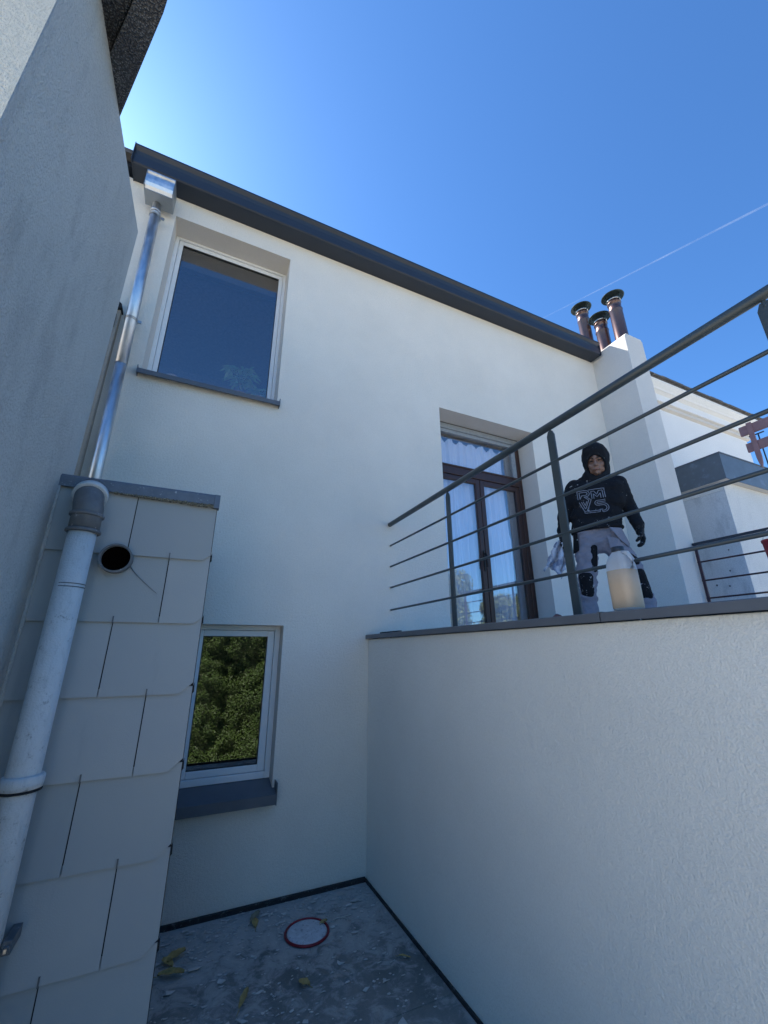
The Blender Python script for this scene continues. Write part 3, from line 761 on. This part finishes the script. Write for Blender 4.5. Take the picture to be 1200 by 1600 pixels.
rt = MB().prism([(WX0, WY-.27, 6.802), (WX0, WY-.27, 6.83), (WX0, 9, 7.9), (WX0, 9, 7.85), (WX0, WY, 6.802)], (WX1-WX0+.3, 0, 0)).build('roof', M['tile'], wh)
random.seed(9); x = WX0+.1
while x < WX1+.2:
    wd = .24
    MB().box(x, x+wd-.012, WY-.31, WY+.1, 6.825+random.uniform(0, .014), 6.862+random.uniform(0, .02)).build('roof_tile', M['tile'], rt, .004)
    x += wd
an = empty('annex', (6.6, 2.8, 0), 'old annex with grey zinc fascia and stained pale walls right of the chimney', 'annex')
AX, AY = 6.6, 2.80
box('side_wall', M['annex'], an, AX, AX+.3, AY+.3, 4.19, -1.6, 3.95)
box('front_wall', M['annex_white'], an, AX+.004, 9.5, AY, AY+.3, -1.6, 3.95)
box('wall_corner', M['annex'], an, AX-.001, AX+.003, AY+.0, AY+.3, -1.6, 3.95)
box('plaster_band', M['white'], an, AX-.012, AX+.05, AY+.02, 4.18, 3.74, 3.84)
fsc = MB(); fsc.prism([(6.50, 2.70, 3.855), (6.50, 4.19, 3.855), (6.50, 4.19, 4.245), (6.50, 2.70, 4.245)], (.008, 0, 0)); fsc.prism([(6.5085, 2.70, 3.855), (9.6, 2.70, 3.855), (9.6, 2.70, 4.245), (6.5085, 2.70, 4.245)], (0, .008, 0))
fsc.build('zinc_fascia', simple('dull_zinc', (.15, .175, .20), .5, .3, .12, 5, dirt=(.22, .26, .31), dscale=5), an)
MB().box(6.49, 9.62, 2.69, 4.19, 4.246, 4.262).build('zinc_top', M['flashing'], an, .002)
MB().box(6.51, 9.55, 2.71, 4.19, 3.858, 3.87).build('soffit', M['reveal'], an)
random.seed(12)
b = MB()
for (y, z) in ((3.0, 2.62), (3.05, 2.42), (3.2, 2.45), (3.33, 2.48), (3.42, 2.50), (2.95, 2.9), (3.4, 3.55), (3.41, 2.43)):
    b.tube([(AX-.004, y, z), (AX+.004, y+.004, z)], random.uniform(.008, .016), 7)
b.build('wall_fixing', M['pvc'], an)
# wooden trellis hanging at the right
tr = empty('wooden_trellis', (6.0, 1.5, 1.6), 'mauve brown wooden lattice of two boards and a pointed slat at right', 'trellis')
for z0, z1, ye in ((4.135, 4.262, 2.225), (3.905, 4.025, 2.205)):
    MB().box(6.0, 6.03, 1.02, ye, z0, z1).build('board', M['trellis'], tr, .008)
for y in (2.108, 1.72, 1.32):
    MB().prism([(5.978, y-.026, 4.275), (5.978, y+.026, 4.275), (5.978, y+.026, 3.80), (5.978, y+.018, 3.72), (5.978, y, 3.655), (5.978, y-.018, 3.72), (5.978, y-.026, 3.80)], (.021, 0, 0)).build('picket', M['trellis'], tr, .003)
for y in (1.10,): MB().box(6.031, 6.10, y-.04, y+.04, 1.60, 4.30).build('post', M['trellis'], tr, .004)
b = MB(); b.tube([(8.0, 2.74, 4.25), (8.0, 2.74, 4.93)], .010, 8); b.tube([(8.0, 2.66, 4.93), (8.0, 2.86, 4.93)], .012, 8)
tag(b.build('vent_mast', M['anthracite']), 'thin dark T-shaped mast on the annex roof behind the trellis', 'mast')
# red bucket hung on the far railing
bk = empty('red_bucket', (5.52, 2.03, 2.4), 'dark red plastic bucket hanging on the far railing at the right edge', 'bucket')
MB().lathe((5.48, 2.03, 2.40), [(.085, 0), (.088, .01), (.102, .27), (.108, .275), (.108, .30), (.100, .30), (.085, .02), (.001, .018)]).build('bucket_body', M['redbucket'], bk)
b = MB(); b.tube([(5.48+.0*t+.10*math.sin(PI*t)*1.3, 2.03+.105*math.cos(PI*t), 2.69+.19*math.sin(PI*t)) for t in [k/12 for k in range(13)]], .003, 6); b.build('bucket_handle', M['steel'], bk)

# ------------------------------------------------------------------ things on the deck
dc = empty('drain_cover', (.895, 3.03, 0), 'round dusty grey drain cover with a red rim on the deck', 'drain cover')
b = MB().lathe((.895, 3.035, 0), [(.118, .0), (.118, .010), (.108, .013), (.001, .014)], 48); b.build('cover_disc', M['drain_grey'], dc)
b = MB(); ring = [(.895+.128*math.cos(t*PI/24), 3.035+.128*math.sin(t*PI/24), .008) for t in range(49)]
b.tube(ring, .0070, 8, False); b.build('red_rim', M['drain_red'], dc)
MB().tube([(1.02, 3.06, .006), (1.10, 3.085, .008), (1.20, 3.085, .006)], .0025, 6).build('cable_tie', M['flake'], dc)
random.seed(21)
def dry_leaf(x, y, rot, L, W, mat, label, tilt=.2, curl=.3):
    b = MB(); n = 8; rows = []
    for i in range(n+1):
        t = i/n; w_ = W*math.sin(PI*(t*.92+.04))**.75*(1+.12*math.sin(i*2.2)); z = .006+tilt*L*t*(1-t)*1.6+curl*L*max(0, t-.5)**2
        rows.append([b.bm.verts.new((t*L, s_*w_/2, z+abs(s_)*W*.35*curl*2+random.uniform(0, .003))) for s_ in (-1, 0, 1)])
    for i in range(n):
        for k in range(2): f = b.bm.faces.new((rows[i][k], rows[i][k+1], rows[i+1][k+1], rows[i+1][k])); f.smooth = True
    b.tube([(-.25*L, 0, .004), (0, 0, .006)], .0015, 5)
    bmesh.ops.rotate(b.bm, verts=b.bm.verts, cent=(0, 0, 0), matrix=Matrix.Rotation(rot, 3, 'Z')); bmesh.ops.translate(b.bm, verts=b.bm.verts, vec=(x, y, 0))
    o = b.build('dry_leaf', mat); tag(o, label, 'leaf', 'fallen leaves on the grey deck')
LAB = ['largest yellow dry leaf in the corner by the slate wall foot', 'long dry leaf lowest in the corner by the slate wall', 'dry leaf standing up against the slate wall edge', 'curled leaf at the foot of the facade left of the drain cover', 'second leaf just below the one at the facade foot', 'small tan leaf resting on the drain cover',
       'narrow upright dry leaf in the middle of the deck', 'yellow leaf left of the deck middle', 'thin leaf crossing the yellow one left of the deck middle', 'small crumpled leaf below the drain cover', 'narrow yellow stalk-like leaf at the lower picture edge', 'tan leaf in the debris heap at the lower edge', 'pale leaf nearest the slate wall at the lower edge', 'folded leaf right of the debris heap', 'small twisted leaf near the parapet wall foot', 'grey-brown leaf lowest on the deck']
LL = [(.13, 3.10, .5, .13, .07), (.10, 3.02, -.4, .15, .06), (.17, 3.06, 2.2, .10, .05), (.60, 3.27, .9, .12, .05), (.62, 3.20, 1.5, .10, .045), (.98, 3.06, .4, .07, .04),
      (.46, 2.62, 1.1, .13, .035), (.20, 2.42, 1.0, .10, .045), (.30, 2.49, .7, .09, .03), (.80, 2.62, 2.4, .07, .05), (.47, 2.27, 1.3, .12, .03), (.40, 2.30, .2, .10, .05), (.22, 2.22, 0.2, .12, .05), (.55, 2.35, 2.8, .09, .045), (1.30, 2.62, -.8, .08, .02), (.37, 2.16, 2.0, .11, .04)]
for k, (x, y, r_, L, W) in enumerate(LL): dry_leaf(x, y, r_, L*.9, W*.85, M['leafg'] if k % 4 == 3 else M['leafy'], LAB[k])
for x, y, s_, lb in ((1.08, 2.20, .05, 'pale triangular plaster chip at the lower right of the deck'), (.45, 2.37, .06, 'long pale plaster chip amid the debris heap'), (.62, 2.16, .05, 'pale plaster chip at the bottom edge right of the heap'), (.36, 2.52, .045, 'small pale plaster chip left of the narrow upright leaf')):
    b = MB(); b.prism([(x, y, .006), (x+s_*1.2, y+s_*.2, .006), (x+s_*1.1, y+s_, .010), (x+s_*.4, y+s_*.5, .014)], (0, 0, .004))
    tag(b.build('plaster_chip', M['flake']), lb, 'plaster chip', 'pale plaster chips on the deck')
b = MB(); random.seed(33)
for k in range(1500):
    x = random.uniform(.08, XP-.03); y = YB-.03-abs(random.gauss(0, .25)) if k < 750 else random.uniform(1.2, YB-.05)
    if k % 4 == 0: x = random.gauss(.45, .16); y = random.gauss(2.35, .16)
    if not (.08 < x < XP-.03 and y < YB-.03): continue
    if (x-.895)**2+(y-3.035)**2 < .0196: continue
    s_ = random.uniform(.002, .008)*(2.6 if random.random() < .10 else 1); a = random.uniform(0, PI); z = .002
    q = []
    for c in range(5):
        aa = a+c*2*PI/5; rr_ = s_*random.uniform(.3, 1.4); q.append((x+1.5*rr_*math.cos(aa), y+.8*rr_*math.sin(aa), z+random.uniform(0, s_*.5)))
    b.prism(q, (0, 0, .002))
tag(b.build('plaster_crumbs', M['flake']), 'scattered pale plaster crumbs along the wall foot on the deck', 'debris', None, 'stuff')

# ------------------------------------------------------------------ person
AZ = R(49.5)
PU = Vector((math.cos(AZ), -math.sin(AZ), 0)); PN = Vector((math.sin(AZ), math.cos(AZ), 0)); PO = Vector((3.09, 2.14, 1.60))
PM = Matrix((PU, PN, Vector((0, 0, 1)))).transposed().to_4x4(); PM.translation = PO
person = empty('person', PO, 'man in black hooded sweatshirt and grey work trousers standing on the terrace behind the railing', 'person')
def organic(caps, name, mat, voxel=.008, smooth=6, post=None, parent=person, lv=0):
    """one continuous surface from tapered limbs; caps: (a, b, ra, rb[, flat]) in the figure's own frame"""
    b = bmesh.new()
    for c in caps:
        a, e, ra, rb = Vector(c[0]), Vector(c[1]), c[2], c[3]; sq = c[4] if len(c) > 4 else 1.0
        n = max(2, int((e-a).length/(min(ra, rb)*.5))+1)
        n = min(n, 26)
        for i in range(n+1):
            t = i/n; p = a.lerp(e, t); r_ = ra+(rb-ra)*t
            mt = Matrix.Translation(p) @ Matrix.Diagonal((r_, r_*sq, r_, 1))
            bmesh.ops.create_icosphere(b, subdivisions=2, radius=1, matrix=mt)
    me = bpy.data.meshes.new(name+'_src'); b.to_mesh(me); b.free()
    o = bpy.data.objects.new(name+'_src', me); COL.objects.link(o)
    r_ = o.modifiers.new('r', 'REMESH'); r_.mode = 'VOXEL'; r_.voxel_size = voxel; r_.use_smooth_shade = True
    s_ = o.modifiers.new('s', 'SMOOTH'); s_.iterations = smooth; s_.factor = .5
    dg = bpy.context.evaluated_depsgraph_get(); ev = o.evaluated_get(dg)
    nm = bpy.data.meshes.new_from_object(ev); bpy.data.objects.remove(o); bpy.data.meshes.remove(me)
    nm.name = name
    if post:
        bb = bmesh.new(); bb.from_mesh(nm); post(bb); bb.to_mesh(nm); bb.free()
    for p in nm.polygons: p.use_smooth = True
    nm.materials.clear(); nm.materials.append(mat)
    ob_ = bpy.data.objects.new(name, nm); COL.objects.link(ob_)
    ob_.parent = parent; ob_.matrix_parent_inverse = Matrix.Translation(-world_loc(parent)); ob_.matrix_basis = PM
    return ob_
def hand(wr, dirv, palm_n, side, k=1.0, curl=.9, hold=False):
    """palm, four unequal fingers and a thumb; dirv: wrist->knuckles; palm_n: the way the palm faces; side: thumb side"""
    d_, nrm, s_ = Vector(dirv).normalized(), Vector(palm_n).normalized(), Vector(side).normalized(); wr = Vector(wr); c = []
    kn = []
    for i, off in enumerate((.033, .012, -.010, -.030)):
        k0 = wr + d_*(.088-.004*abs(i-1)) + s_*off; kn.append(k0)
        c.append((wr+d_*.01+s_*off*.5, k0, .017*k, .0125*k))
    for i, L in enumerate((.070, .078, .072, .058)):
        p = kn[i]; ang = .35; r_ = .0105*k
        for q, fr in enumerate((.45, .32, .23)):
            v_ = d_*math.cos(ang) + nrm*math.sin(ang); e = p + v_*L*fr; c.append((p, e, r_, r_*.92)); p = e; r_ *= .92; ang += curl*(.75 if q else .9)
    t0 = wr + d_*.02 + s_*.024; t1 = wr + d_*.055 + s_*.052 + nrm*.018; t2 = t1 + d_*.030 + nrm*.020 - s_*.008; t3 = t2 + d_*.014 + nrm*.016 - s_*.012
    c += [(t0, t1, .016*k, .013*k), (t1, t2, .0125*k, .0115*k), (t2, t3, .0115*k, .0095*k)]
    return c
# joints (x: image right, y: away from the camera, z: up)
shL, shR = (-.235, .0, 1.365), (.105, .0, 1.345); elL, elR = (-.345, .03, 1.15), (.165, .05, 1.12); wrL, wrR = (-.385, -.02, .94), (.185, -.03, .915)
hipL, hipR = (-.205, 0, .88), (-.03, 0, .88); knL, knR = (-.255, -.03, .53), (.105, -.02, .54); anL, anR = (-.262, .04, .10), (.165, .05, .10)
hL = hand(wrL, (-.10, -.05, -1), (.5, -.3, 0), (-.3, -1, 0)); hR = hand(wrR, (.10, -.12, -1), (-1, -.1, 0), (.1, -1, 0), curl=.6)
HC = Vector((-.030, -.03, 1.545))     # head centre
hd = Vector((-.14, -1, -.30)).normalized()   # facing: towards the camera, looking a little down and left
hx = hd.cross(Vector((0, 0, 1))).normalized() * -1; hz = hx.cross(hd).normalized()
if hx.x < 0: hx = -hx
hz = Vector((0, 0, 1)) - hd*hd.z; hz.normalize()
def H(x, y, z): return HC + hx*x + hd*y + hz*z     # x right, y forward, z up in the head's frame
body = [
    (H(0, -.012, .035), H(0, -.01, .040), .084, .084, 1.12), (H(0, .030, -.03), H(0, .032, -.055), .062, .050), (H(0, .050, -.085), H(0, .052, -.092), .030, .027),
    (H(-.035, .030, -.06), H(.035, .030, -.06), .036, .036),
    (H(0, .078, .048), H(0, .080, .048), .022, .022), (H(-.035, .068, .036), H(.035, .068, .036), .0165, .0165),  # brow
    (H(0, .088, .022), H(0, .112, -.018), .009, .013), (H(-.012, .096, -.020), H(.012, .096, -.020), .009, .009),      # nose
    (H(-.048, .052, -.012), H(-.040, .060, -.02), .021, .022), (H(.048, .052, -.012), H(.040, .060, -.02), .021, .022), # cheeks
    (H(-.018, .080, -.052), H(.018, .080, -.052), .012, .012), (H(0, .070, -.088), H(0, .072, -.09), .020, .018),
    (H(-.082, -.01, .0), H(-.086, -.02, -.02), .013, .012), (H(.082, -.01, .0), H(.086, -.02, -.02), .013, .012),         # ears
    (H(0, -.02, -.05), (-.062, .01, 1.34), .050, .050),
    ((-.16, 0, 1.32), (.03, 0, 1.31), .075, .075, 1), ((-.065, 0, 1.30), (-.11, 0, 1.02), .13, .115, .75), ((-.15, 0, .93), (-.08, 0, .93), .10, .10, .85),
    (shL, elL, .044, .038), (elL, wrL, .036, .026), (shR, elR, .044, .038), (elR, wrR, .038, .026),
    (hipL, knL, .078, .052), (knL, anL, .050, .036), (hipR, knR, .078, .052), (knR, anR, .050, .036),
    (anL, (-.27, -.13, .05), .036, .032), (anR, (.18, -.11, .05), .036, .032)] + hL + hR
organic(body, 'body', M['skin'], .0055, 3)
# eyes, brows, lips
def feat(name, mat, caps, vox=.0025): return organic(caps, name, mat, vox, 2)
for s_ in (-1, 1):
    feat('eye', M['hair'], [(H(s_*.025, .083, .018), H(s_*.038, .078, .018), .0068, .0058)])
    feat('eyebrow', M['hair'], [(H(s_*.012, .096, .036), H(s_*.030, .092, .043), .0042, .0046), (H(s_*.030, .092, .043), H(s_*.050, .076, .036), .0046, .003)])
feat('lips', M['lip'], [(H(-.020, .086, -.055), H(0, .093, -.054), .003, .0050), (H(0, .093, -.054), H(.020, .086, -.055), .0050, .003)])
# hoodie
sw = [((-.18, 0, 1.335), (.06, 0, 1.320), .098, .098, .9), ((-.175, -.01, 1.30), (.055, -.01, 1.29), .105, .105, .95), ((-.17, -.01, 1.20), (.03, -.01, 1.20), .115, .115, .95),
      ((-.185, 0, 1.08), (-.015, 0, 1.08), .120, .118, .95), ((-.190, 0, .99), (-.035, 0, .995), .122, .120, .95),
      (shL, (-.335, .02, 1.17), .070, .060), ((-.335, .02, 1.17), (-.380, -.01, .975), .060, .047), ((-.378, -.01, .985), (-.383, -.015, .955), .050, .042),
      (shR, (.158, .04, 1.13), .072, .060), ((.158, .04, 1.13), (.182, -.02, .955), .060, .047), ((.181, -.02, .965), (.184, -.025, .935), .050, .042),
      # hood
      (H(0, -.035, .055), H(0, -.03, .055), .118, .118), (H(0, -.03, .135), H(0, -.05, .11), .055, .07), (H(0, .0, .09), H(0, -.02, .02), .104, .115), (H(0, -.02, .0), H(0, -.02, -.06), .108, .104),
      (H(0, -.015, -.09), (-.06, -.01, 1.41), .098, .110), ((-.15, 0, 1.38), (.03, 0, 1.37), .070, .070)]
def carve(bb):
    # folds
    for v in bb.verts:
        p = v.co; f = noise.noise(Vector((p.x*9, p.y*9, p.z*14)))*.008 + noise.noise(Vector((p.x*22+5, p.y*20, p.z*34)))*.0035
        v.co += v.normal*f
    # face opening
    kill = []
    for v in bb.verts:
        q = v.co-HC; x, y, z = q.dot(hx), q.dot(hd), q.dot(hz)
        if y > .02 and (x/.074)**2 + ((z+.018)/.090)**2 < 1: kill.append(v)
    bmesh.ops.delete(bb, geom=kill, context='VERTS')
    # flat hem and cuffs
    bmesh.ops.delete(bb, geom=[v for v in bb.verts if v.co.z < .945 and -.33 < v.co.x < .12 and abs(v.co.y) < .2], context='VERTS')
hoodie = organic(sw, 'hoodie', M['hoodie'], .0085, 4, carve)
so = hoodie.modifiers.new('solid', 'SOLIDIFY'); so.thickness = .009; so.offset = -1
organic([(H(x, y, z), H(x2, y2, z2), .0115, .0115) for (x, y, z), (x2, y2, z2) in [((.074*math.cos(a)*.98, .062+.030*math.sin(a), -.018+.092*math.sin(a)), (.074*math.cos(a+.35)*.98, .062+.030*math.sin(a+.35), -.018+.092*math.sin(a+.35))) for a in [k*.349 for k in range(18)]]], 'hood_rim', M['hoodie'], .005, 3)
organic([((-.285, -.0, .955), (.06, 0, .965), .01, .01)] + [((-.115+.188*math.cos(a), .118*math.sin(a), .955+.006*math.cos(a)), (-.115+.188*math.cos(a+.25), .118*math.sin(a+.25), .955+.006*math.cos(a+.25)), .017, .017) for a in [k*.25 for k in range(26)]], 'hoodie_hem', M['hoodie'], .007, 2)
# trousers
tr_c = [((-.185, 0, .93), (-.055, 0, .93), .115, .115, .9), ((-.20, 0, .86), (-.035, 0, .86), .105, .105, .95), (hipL, (-.245, -.02, .60), .100, .078), ((-.245, -.02, .60), (-.262, -.01, .42), .078, .068), ((-.262, -.01, .42), (-.264, .03, .20), .067, .066), ((-.264, .03, .20), (-.264, .02, .12), .068, .070),
        (hipR, (.085, -.02, .60), .100, .078), ((.085, -.02, .60), (.128, .0, .40), .076, .068), ((.128, 0, .40), (.158, .04, .20), .066, .066), ((.158, .04, .2), (.163, .03, .12), .068, .070)]
def folds(bb):
    for v in bb.verts:
        p = v.co; v.co += v.normal*(noise.noise(Vector((p.x*10, p.y*10, p.z*24)))*.017 + noise.noise(Vector((p.x*25, p.y*20, p.z*50)))*.006)
tro = organic(tr_c, 'trousers', M['trouser'], .009, 4, folds)
# holster pockets, thigh panels, knee pads
def flap(name, pts, y, mat, th=.012):
    b = MB(); b.prism([(x, y+dy, z) for x, z, dy in pts], (0, th, 0)); o = b.build(name, mat, None, .004)
    o.parent = person; o.matrix_parent_inverse = Matrix.Translation(-world_loc(person)); o.matrix_basis = PM; return o
flap('holster_pocket', [(-.035, .94, -.012), (.055, .93, .02), (.095, .80, .05), (.085, .775, .05), (.03, .83, .0)], -.120, M['trouser'])
flap('holster_pocket', [(-.06, .87, 0), (.02, .84, 0), (.055, .76, .03), (.0, .745, .01), (-.045, .70, .0)], -.122, M['trouser'])
flap('holster_pocket', [(-.30, .93, .03), (-.27, .93, .01), (-.275, .78, .01), (-.325, .76, .05)], -.105, M['kneepad'])
organic([((-.170, -.055, .80), (-.190, -.068, .62), .035, .028)], 'thigh_panel', M['kneepad'], .007, 3)
organic([((.055, -.060, .70), (.095, -.058, .66), .045, .045)], 'thigh_panel', M['kneepad'], .007, 3)
organic([((-.258, -.055, .56), (-.262, -.045, .44), .058, .052)], 'knee_pad', M['kneepad'], .007, 3)
organic([((.105, -.045, .56), (.135, -.028, .40), .058, .050)], 'knee_pad', M['kneepad'], .007, 3)
# gloves (a little larger than the hands, with cuffs)
for wr_, args in ((wrL, ((-.10, -.05, -1), (.5, -.3, 0), (-.3, -1, 0), 1.22)), (wrR, ((.10, -.12, -1), (-1, -.1, 0), (.1, -1, 0), 1.22, .6))):
    c = hand(wr_, *args); c.append((Vector(wr_)+Vector((0, 0, .02)), Vector(wr_)+Vector((0, 0, -.02)), .036, .032)); organic(c, 'glove', M['glove'], .0045, 3)
for an_, tx in ((anL, -.27), (anR, .18)):
    organic([(Vector(an_)+Vector((0, .01, .02)), (tx, .05, .045), .050, .045), ((tx, .05, .042), (tx-.005, -.16, .036), .044, .036)], 'work_boot', M['kneepad'], .008, 3)
# print on the chest: double-line letters laid on the cloth
dg = bpy.context.evaluated_depsgraph_get()
bvh = BVHTree.FromPolygons([v.co for v in hoodie.data.vertices], [p.vertices for p in hoodie.data.polygons])
def on_chest(x, z):
    h = bvh.ray_cast(Vector((x, -1, z)), Vector((0, 1, 0)))
    return (h[0] + Vector((0, -.0015, 0))) if h[0] else Vector((x, -.12, z))
def stroke(b, pts, r_=.0031):
    out = []
    for i in range(len(pts)-1):
        a, c = Vector(pts[i]).to_2d() if len(pts[i]) > 2 else Vector(pts[i]), Vector(pts[i+1]); n = max(2, int((c-a).length/.008))
        for k in range(n): out.append(a.lerp(c, k/n))
    out.append(Vector(pts[-1])); b.tube([on_chest(p.x, p.y) for p in out], r_, 5)
def arcp(cx, cz, r_, a0, a1, n=8): return [(cx+r_*math.cos(a0+(a1-a0)*k/n), cz+r_*math.sin(a0+(a1-a0)*k/n)) for k in range(n+1)]
b = MB(); ox, oz = -.222, 1.085     # lower-left corner; print is about 0.21 x 0.20
def S(*p): stroke(b, [(ox+x, oz+z) for x, z in p])
# upper row: R and M, outlined
S(*([(.0, .20), (.0, .125)])); S(*([(.0, .20)] + arcp(.062, .170, .030, PI/2, -PI/2) + [(.045, .140), (.075, .112)]))
S(*([(.015, .185)] + arcp(.060, .170, .015, PI/2, -PI/2) + [(.030, .155), (.015, .125)])); S((.015, .185), (.015, .125)); S((.062, .140), (.092, .112)); 
S((.085, .20), (.205, .20), (.205, .115)); S((.105, .115), (.105, .185), (.128, .185), (.145, .150), (.162, .185), (.190, .185), (.190, .115)); S((.120, .115), (.120, .160), (.145, .128), (.172, .160), (.172, .115))
# lower row: V and S, outlined
S((.005, .100), (.035, .015), (.055, .015), (.098, .112)); S((.022, .100), (.045, .035), (.080, .112)); S((.036, .100), (.047, .065), (.062, .100))
S(*([(.200, .098), (.145, .098)] + arcp(.140, .078, .020, PI/2, 3*PI/2) + [(.175, .058)] + arcp(.178, .033, .025, PI/2, -PI/2) + [(.165, .008)]))
S(*([(.200, .084), (.150, .084)] + arcp(.146, .078, .008, PI/2, 3*PI/2) + [(.178, .071)] + arcp(.180, .033, .038, PI/2, -PI/2) + [(.170, -.005), (.165, .008)]))
S((.035, .015), (.035, -.002), (.150, -.002), (.150, .018), (.172, .018)); S((.060, .012), (.150, .012))
pr_ = b.build('chest_print', M['print'], None); pr_.parent = person; pr_.matrix_parent_inverse = Matrix.Translation(-world_loc(person)); pr_.matrix_basis = PM
# cloth rag in the hand at the left
random.seed(6); b = MB(); gx = 26; gz = 30; gr = []
for j in range(gz+1):
    row = []
    for i in range(gx+1):
        u, v_ = i/gx, j/gz; spread = .045+.14*v_**.7
        p = Vector((-.408-.075*v_+(u-.5)*spread, -.075+.040*math.sin(u*15+v_*3)*(1-.3*v_), .865-.245*v_))
        nn = noise.noise_vector(Vector((u*5, v_*5, 2)))*.028 + noise.noise_vector(Vector((u*12, v_*12, 9)))*.012
        row.append(b.bm.verts.new(p+nn+Vector((0, 0, .04*math.sin(u*7)*v_))))
    gr.append(row)
for j in range(gz):
    for i in range(gx): f = b.bm.faces.new((gr[j][i], gr[j][i+1], gr[j+1][i+1], gr[j+1][i])); f.smooth = True
rag = b.build('cloth_rag', M['rag']); rag.matrix_world = PM
so = rag.modifiers.new('solid', 'SOLIDIFY'); so.thickness = .004
tag(rag, 'crumpled pale blue-stained rag hanging from the gloved hand of the man', 'rag')

# ------------------------------------------------------------------ greenery behind the viewer (seen reflected in the glass)
def leafcloud(name, mat, parent, gen, n, size, seed):
    random.seed(seed); vs, fs = [], []
    for k in range(n):
        p, nr = gen(); p = Vector(p)
        nv = (Vector(nr) + Vector((random.gauss(0, .6), random.gauss(0, .6), random.gauss(0, .6)))).normalized()
        t = nv.cross(Vector((random.random()-.5, random.random()-.5, random.random()-.5))).normalized(); s2 = nv.cross(t)
        a = size*random.uniform(.6, 1.3); i0 = len(vs)
        vs += [p-t*a, p+s2*a*.5, p+t*a, p-s2*a*.5]; fs.append((i0, i0+1, i0+2, i0+3))
    me = bpy.data.meshes.new(name); me.from_pydata([tuple(v) for v in vs], [], fs); me.materials.append(mat)
    o = bpy.data.objects.new(name, me); COL.objects.link(o)
    if parent: o.parent = parent; o.matrix_parent_inverse = Matrix.Translation(-world_loc(parent))
    return o
hg = empty('garden_hedge', (2, -5.6, -1.6), 'dense sunlit green hedge behind the viewer, mirrored in the lower window', 'hedge')
def ghedge():
    x = random.uniform(-1.0, 3.8); z = random.uniform(-1.6, 2.95)
    d_ = noise.noise(Vector((x*1.1, z*1.1, 0)))*.75 + noise.noise(Vector((x*3.2, z*3.2, 4)))*.40
    return (x, -5.1+d_+random.uniform(-.10, .10), z+.15*noise.noise(Vector((x, 0, 0)))), (0, .8, .6)
tag(leafcloud('hedge_foliage', M['hedge'], hg, ghedge, 68000, .024, 1), kind='stuff')
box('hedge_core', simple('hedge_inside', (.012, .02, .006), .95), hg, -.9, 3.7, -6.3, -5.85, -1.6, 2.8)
def tree(x, y, h, r_, seed, label):
    random.seed(seed); t = empty('broadleaf_tree', (x, y, -1.6), label, 'tree')
    tk = MB(); tk.tube([(x, y, -1.6), (x+.1, y, h*.3), (x-.05, y, h*.7)], [.18, .13, .05], 10)
    cl = []
    for k in range(26):
        a = random.uniform(0, 2*PI); el = random.uniform(-.9, 1.3); q = r_*random.uniform(.25, .85)
        c = Vector((x+q*math.cos(a)*math.cos(el), y+q*math.sin(a)*math.cos(el), h-r_*1.05+q*math.sin(el)*1.15)); cl.append((c, random.uniform(.3, .55)*r_*.62))
        if k % 3 == 0: tk.tube([(x, y, h*.35), ((x+c.x)/2, (y+c.y)/2, (h*.4+c.z)/2), c], [.06, .04, .015], 6)
    tk.build('trunk', M['bark'], t)
    def gen():
        c, rr_ = random.choice(cl); d_ = Vector((random.gauss(0, 1), random.gauss(0, 1), random.gauss(0, 1))).normalized(); return c+d_*rr_*random.uniform(.6, 1.05), d_
    leafcloud('crown', M['crown'], t, gen, 26000, .07, seed+1)
tree(9.6, -7.6, 5.0, 2.1, 41, 'tall broadleaf tree in the garden, mirrored in the left pane of the french door')
tree(12.6, -6.6, 4.0, 1.7, 43, 'lower round tree in the garden, mirrored in the right pane of the french door')
tree(8.4, -8.4, 3.4, 1.5, 47, 'small bushy tree standing between the hedge and the tall tree')

# ------------------------------------------------------------------ contrail
def sky_pt(az, el, dist):
    az, el = R(az), R(el); return Vector((math.sin(az)*math.cos(el), math.cos(az)*math.cos(el), math.sin(el)))*dist
a, c = sky_pt(51.3, 41.15, 3000), sky_pt(78.43, 41.34, 3000); dd = c-a
b = MB(); b.tube([a, a.lerp(c, .35), a.lerp(c, .7), c, c+dd*.8], [1.2, 3, 4.2, 5, 6], 8)
tag(b.build('contrail', M['trail']), 'thin white aircraft contrail crossing the blue sky at right', 'contrail')
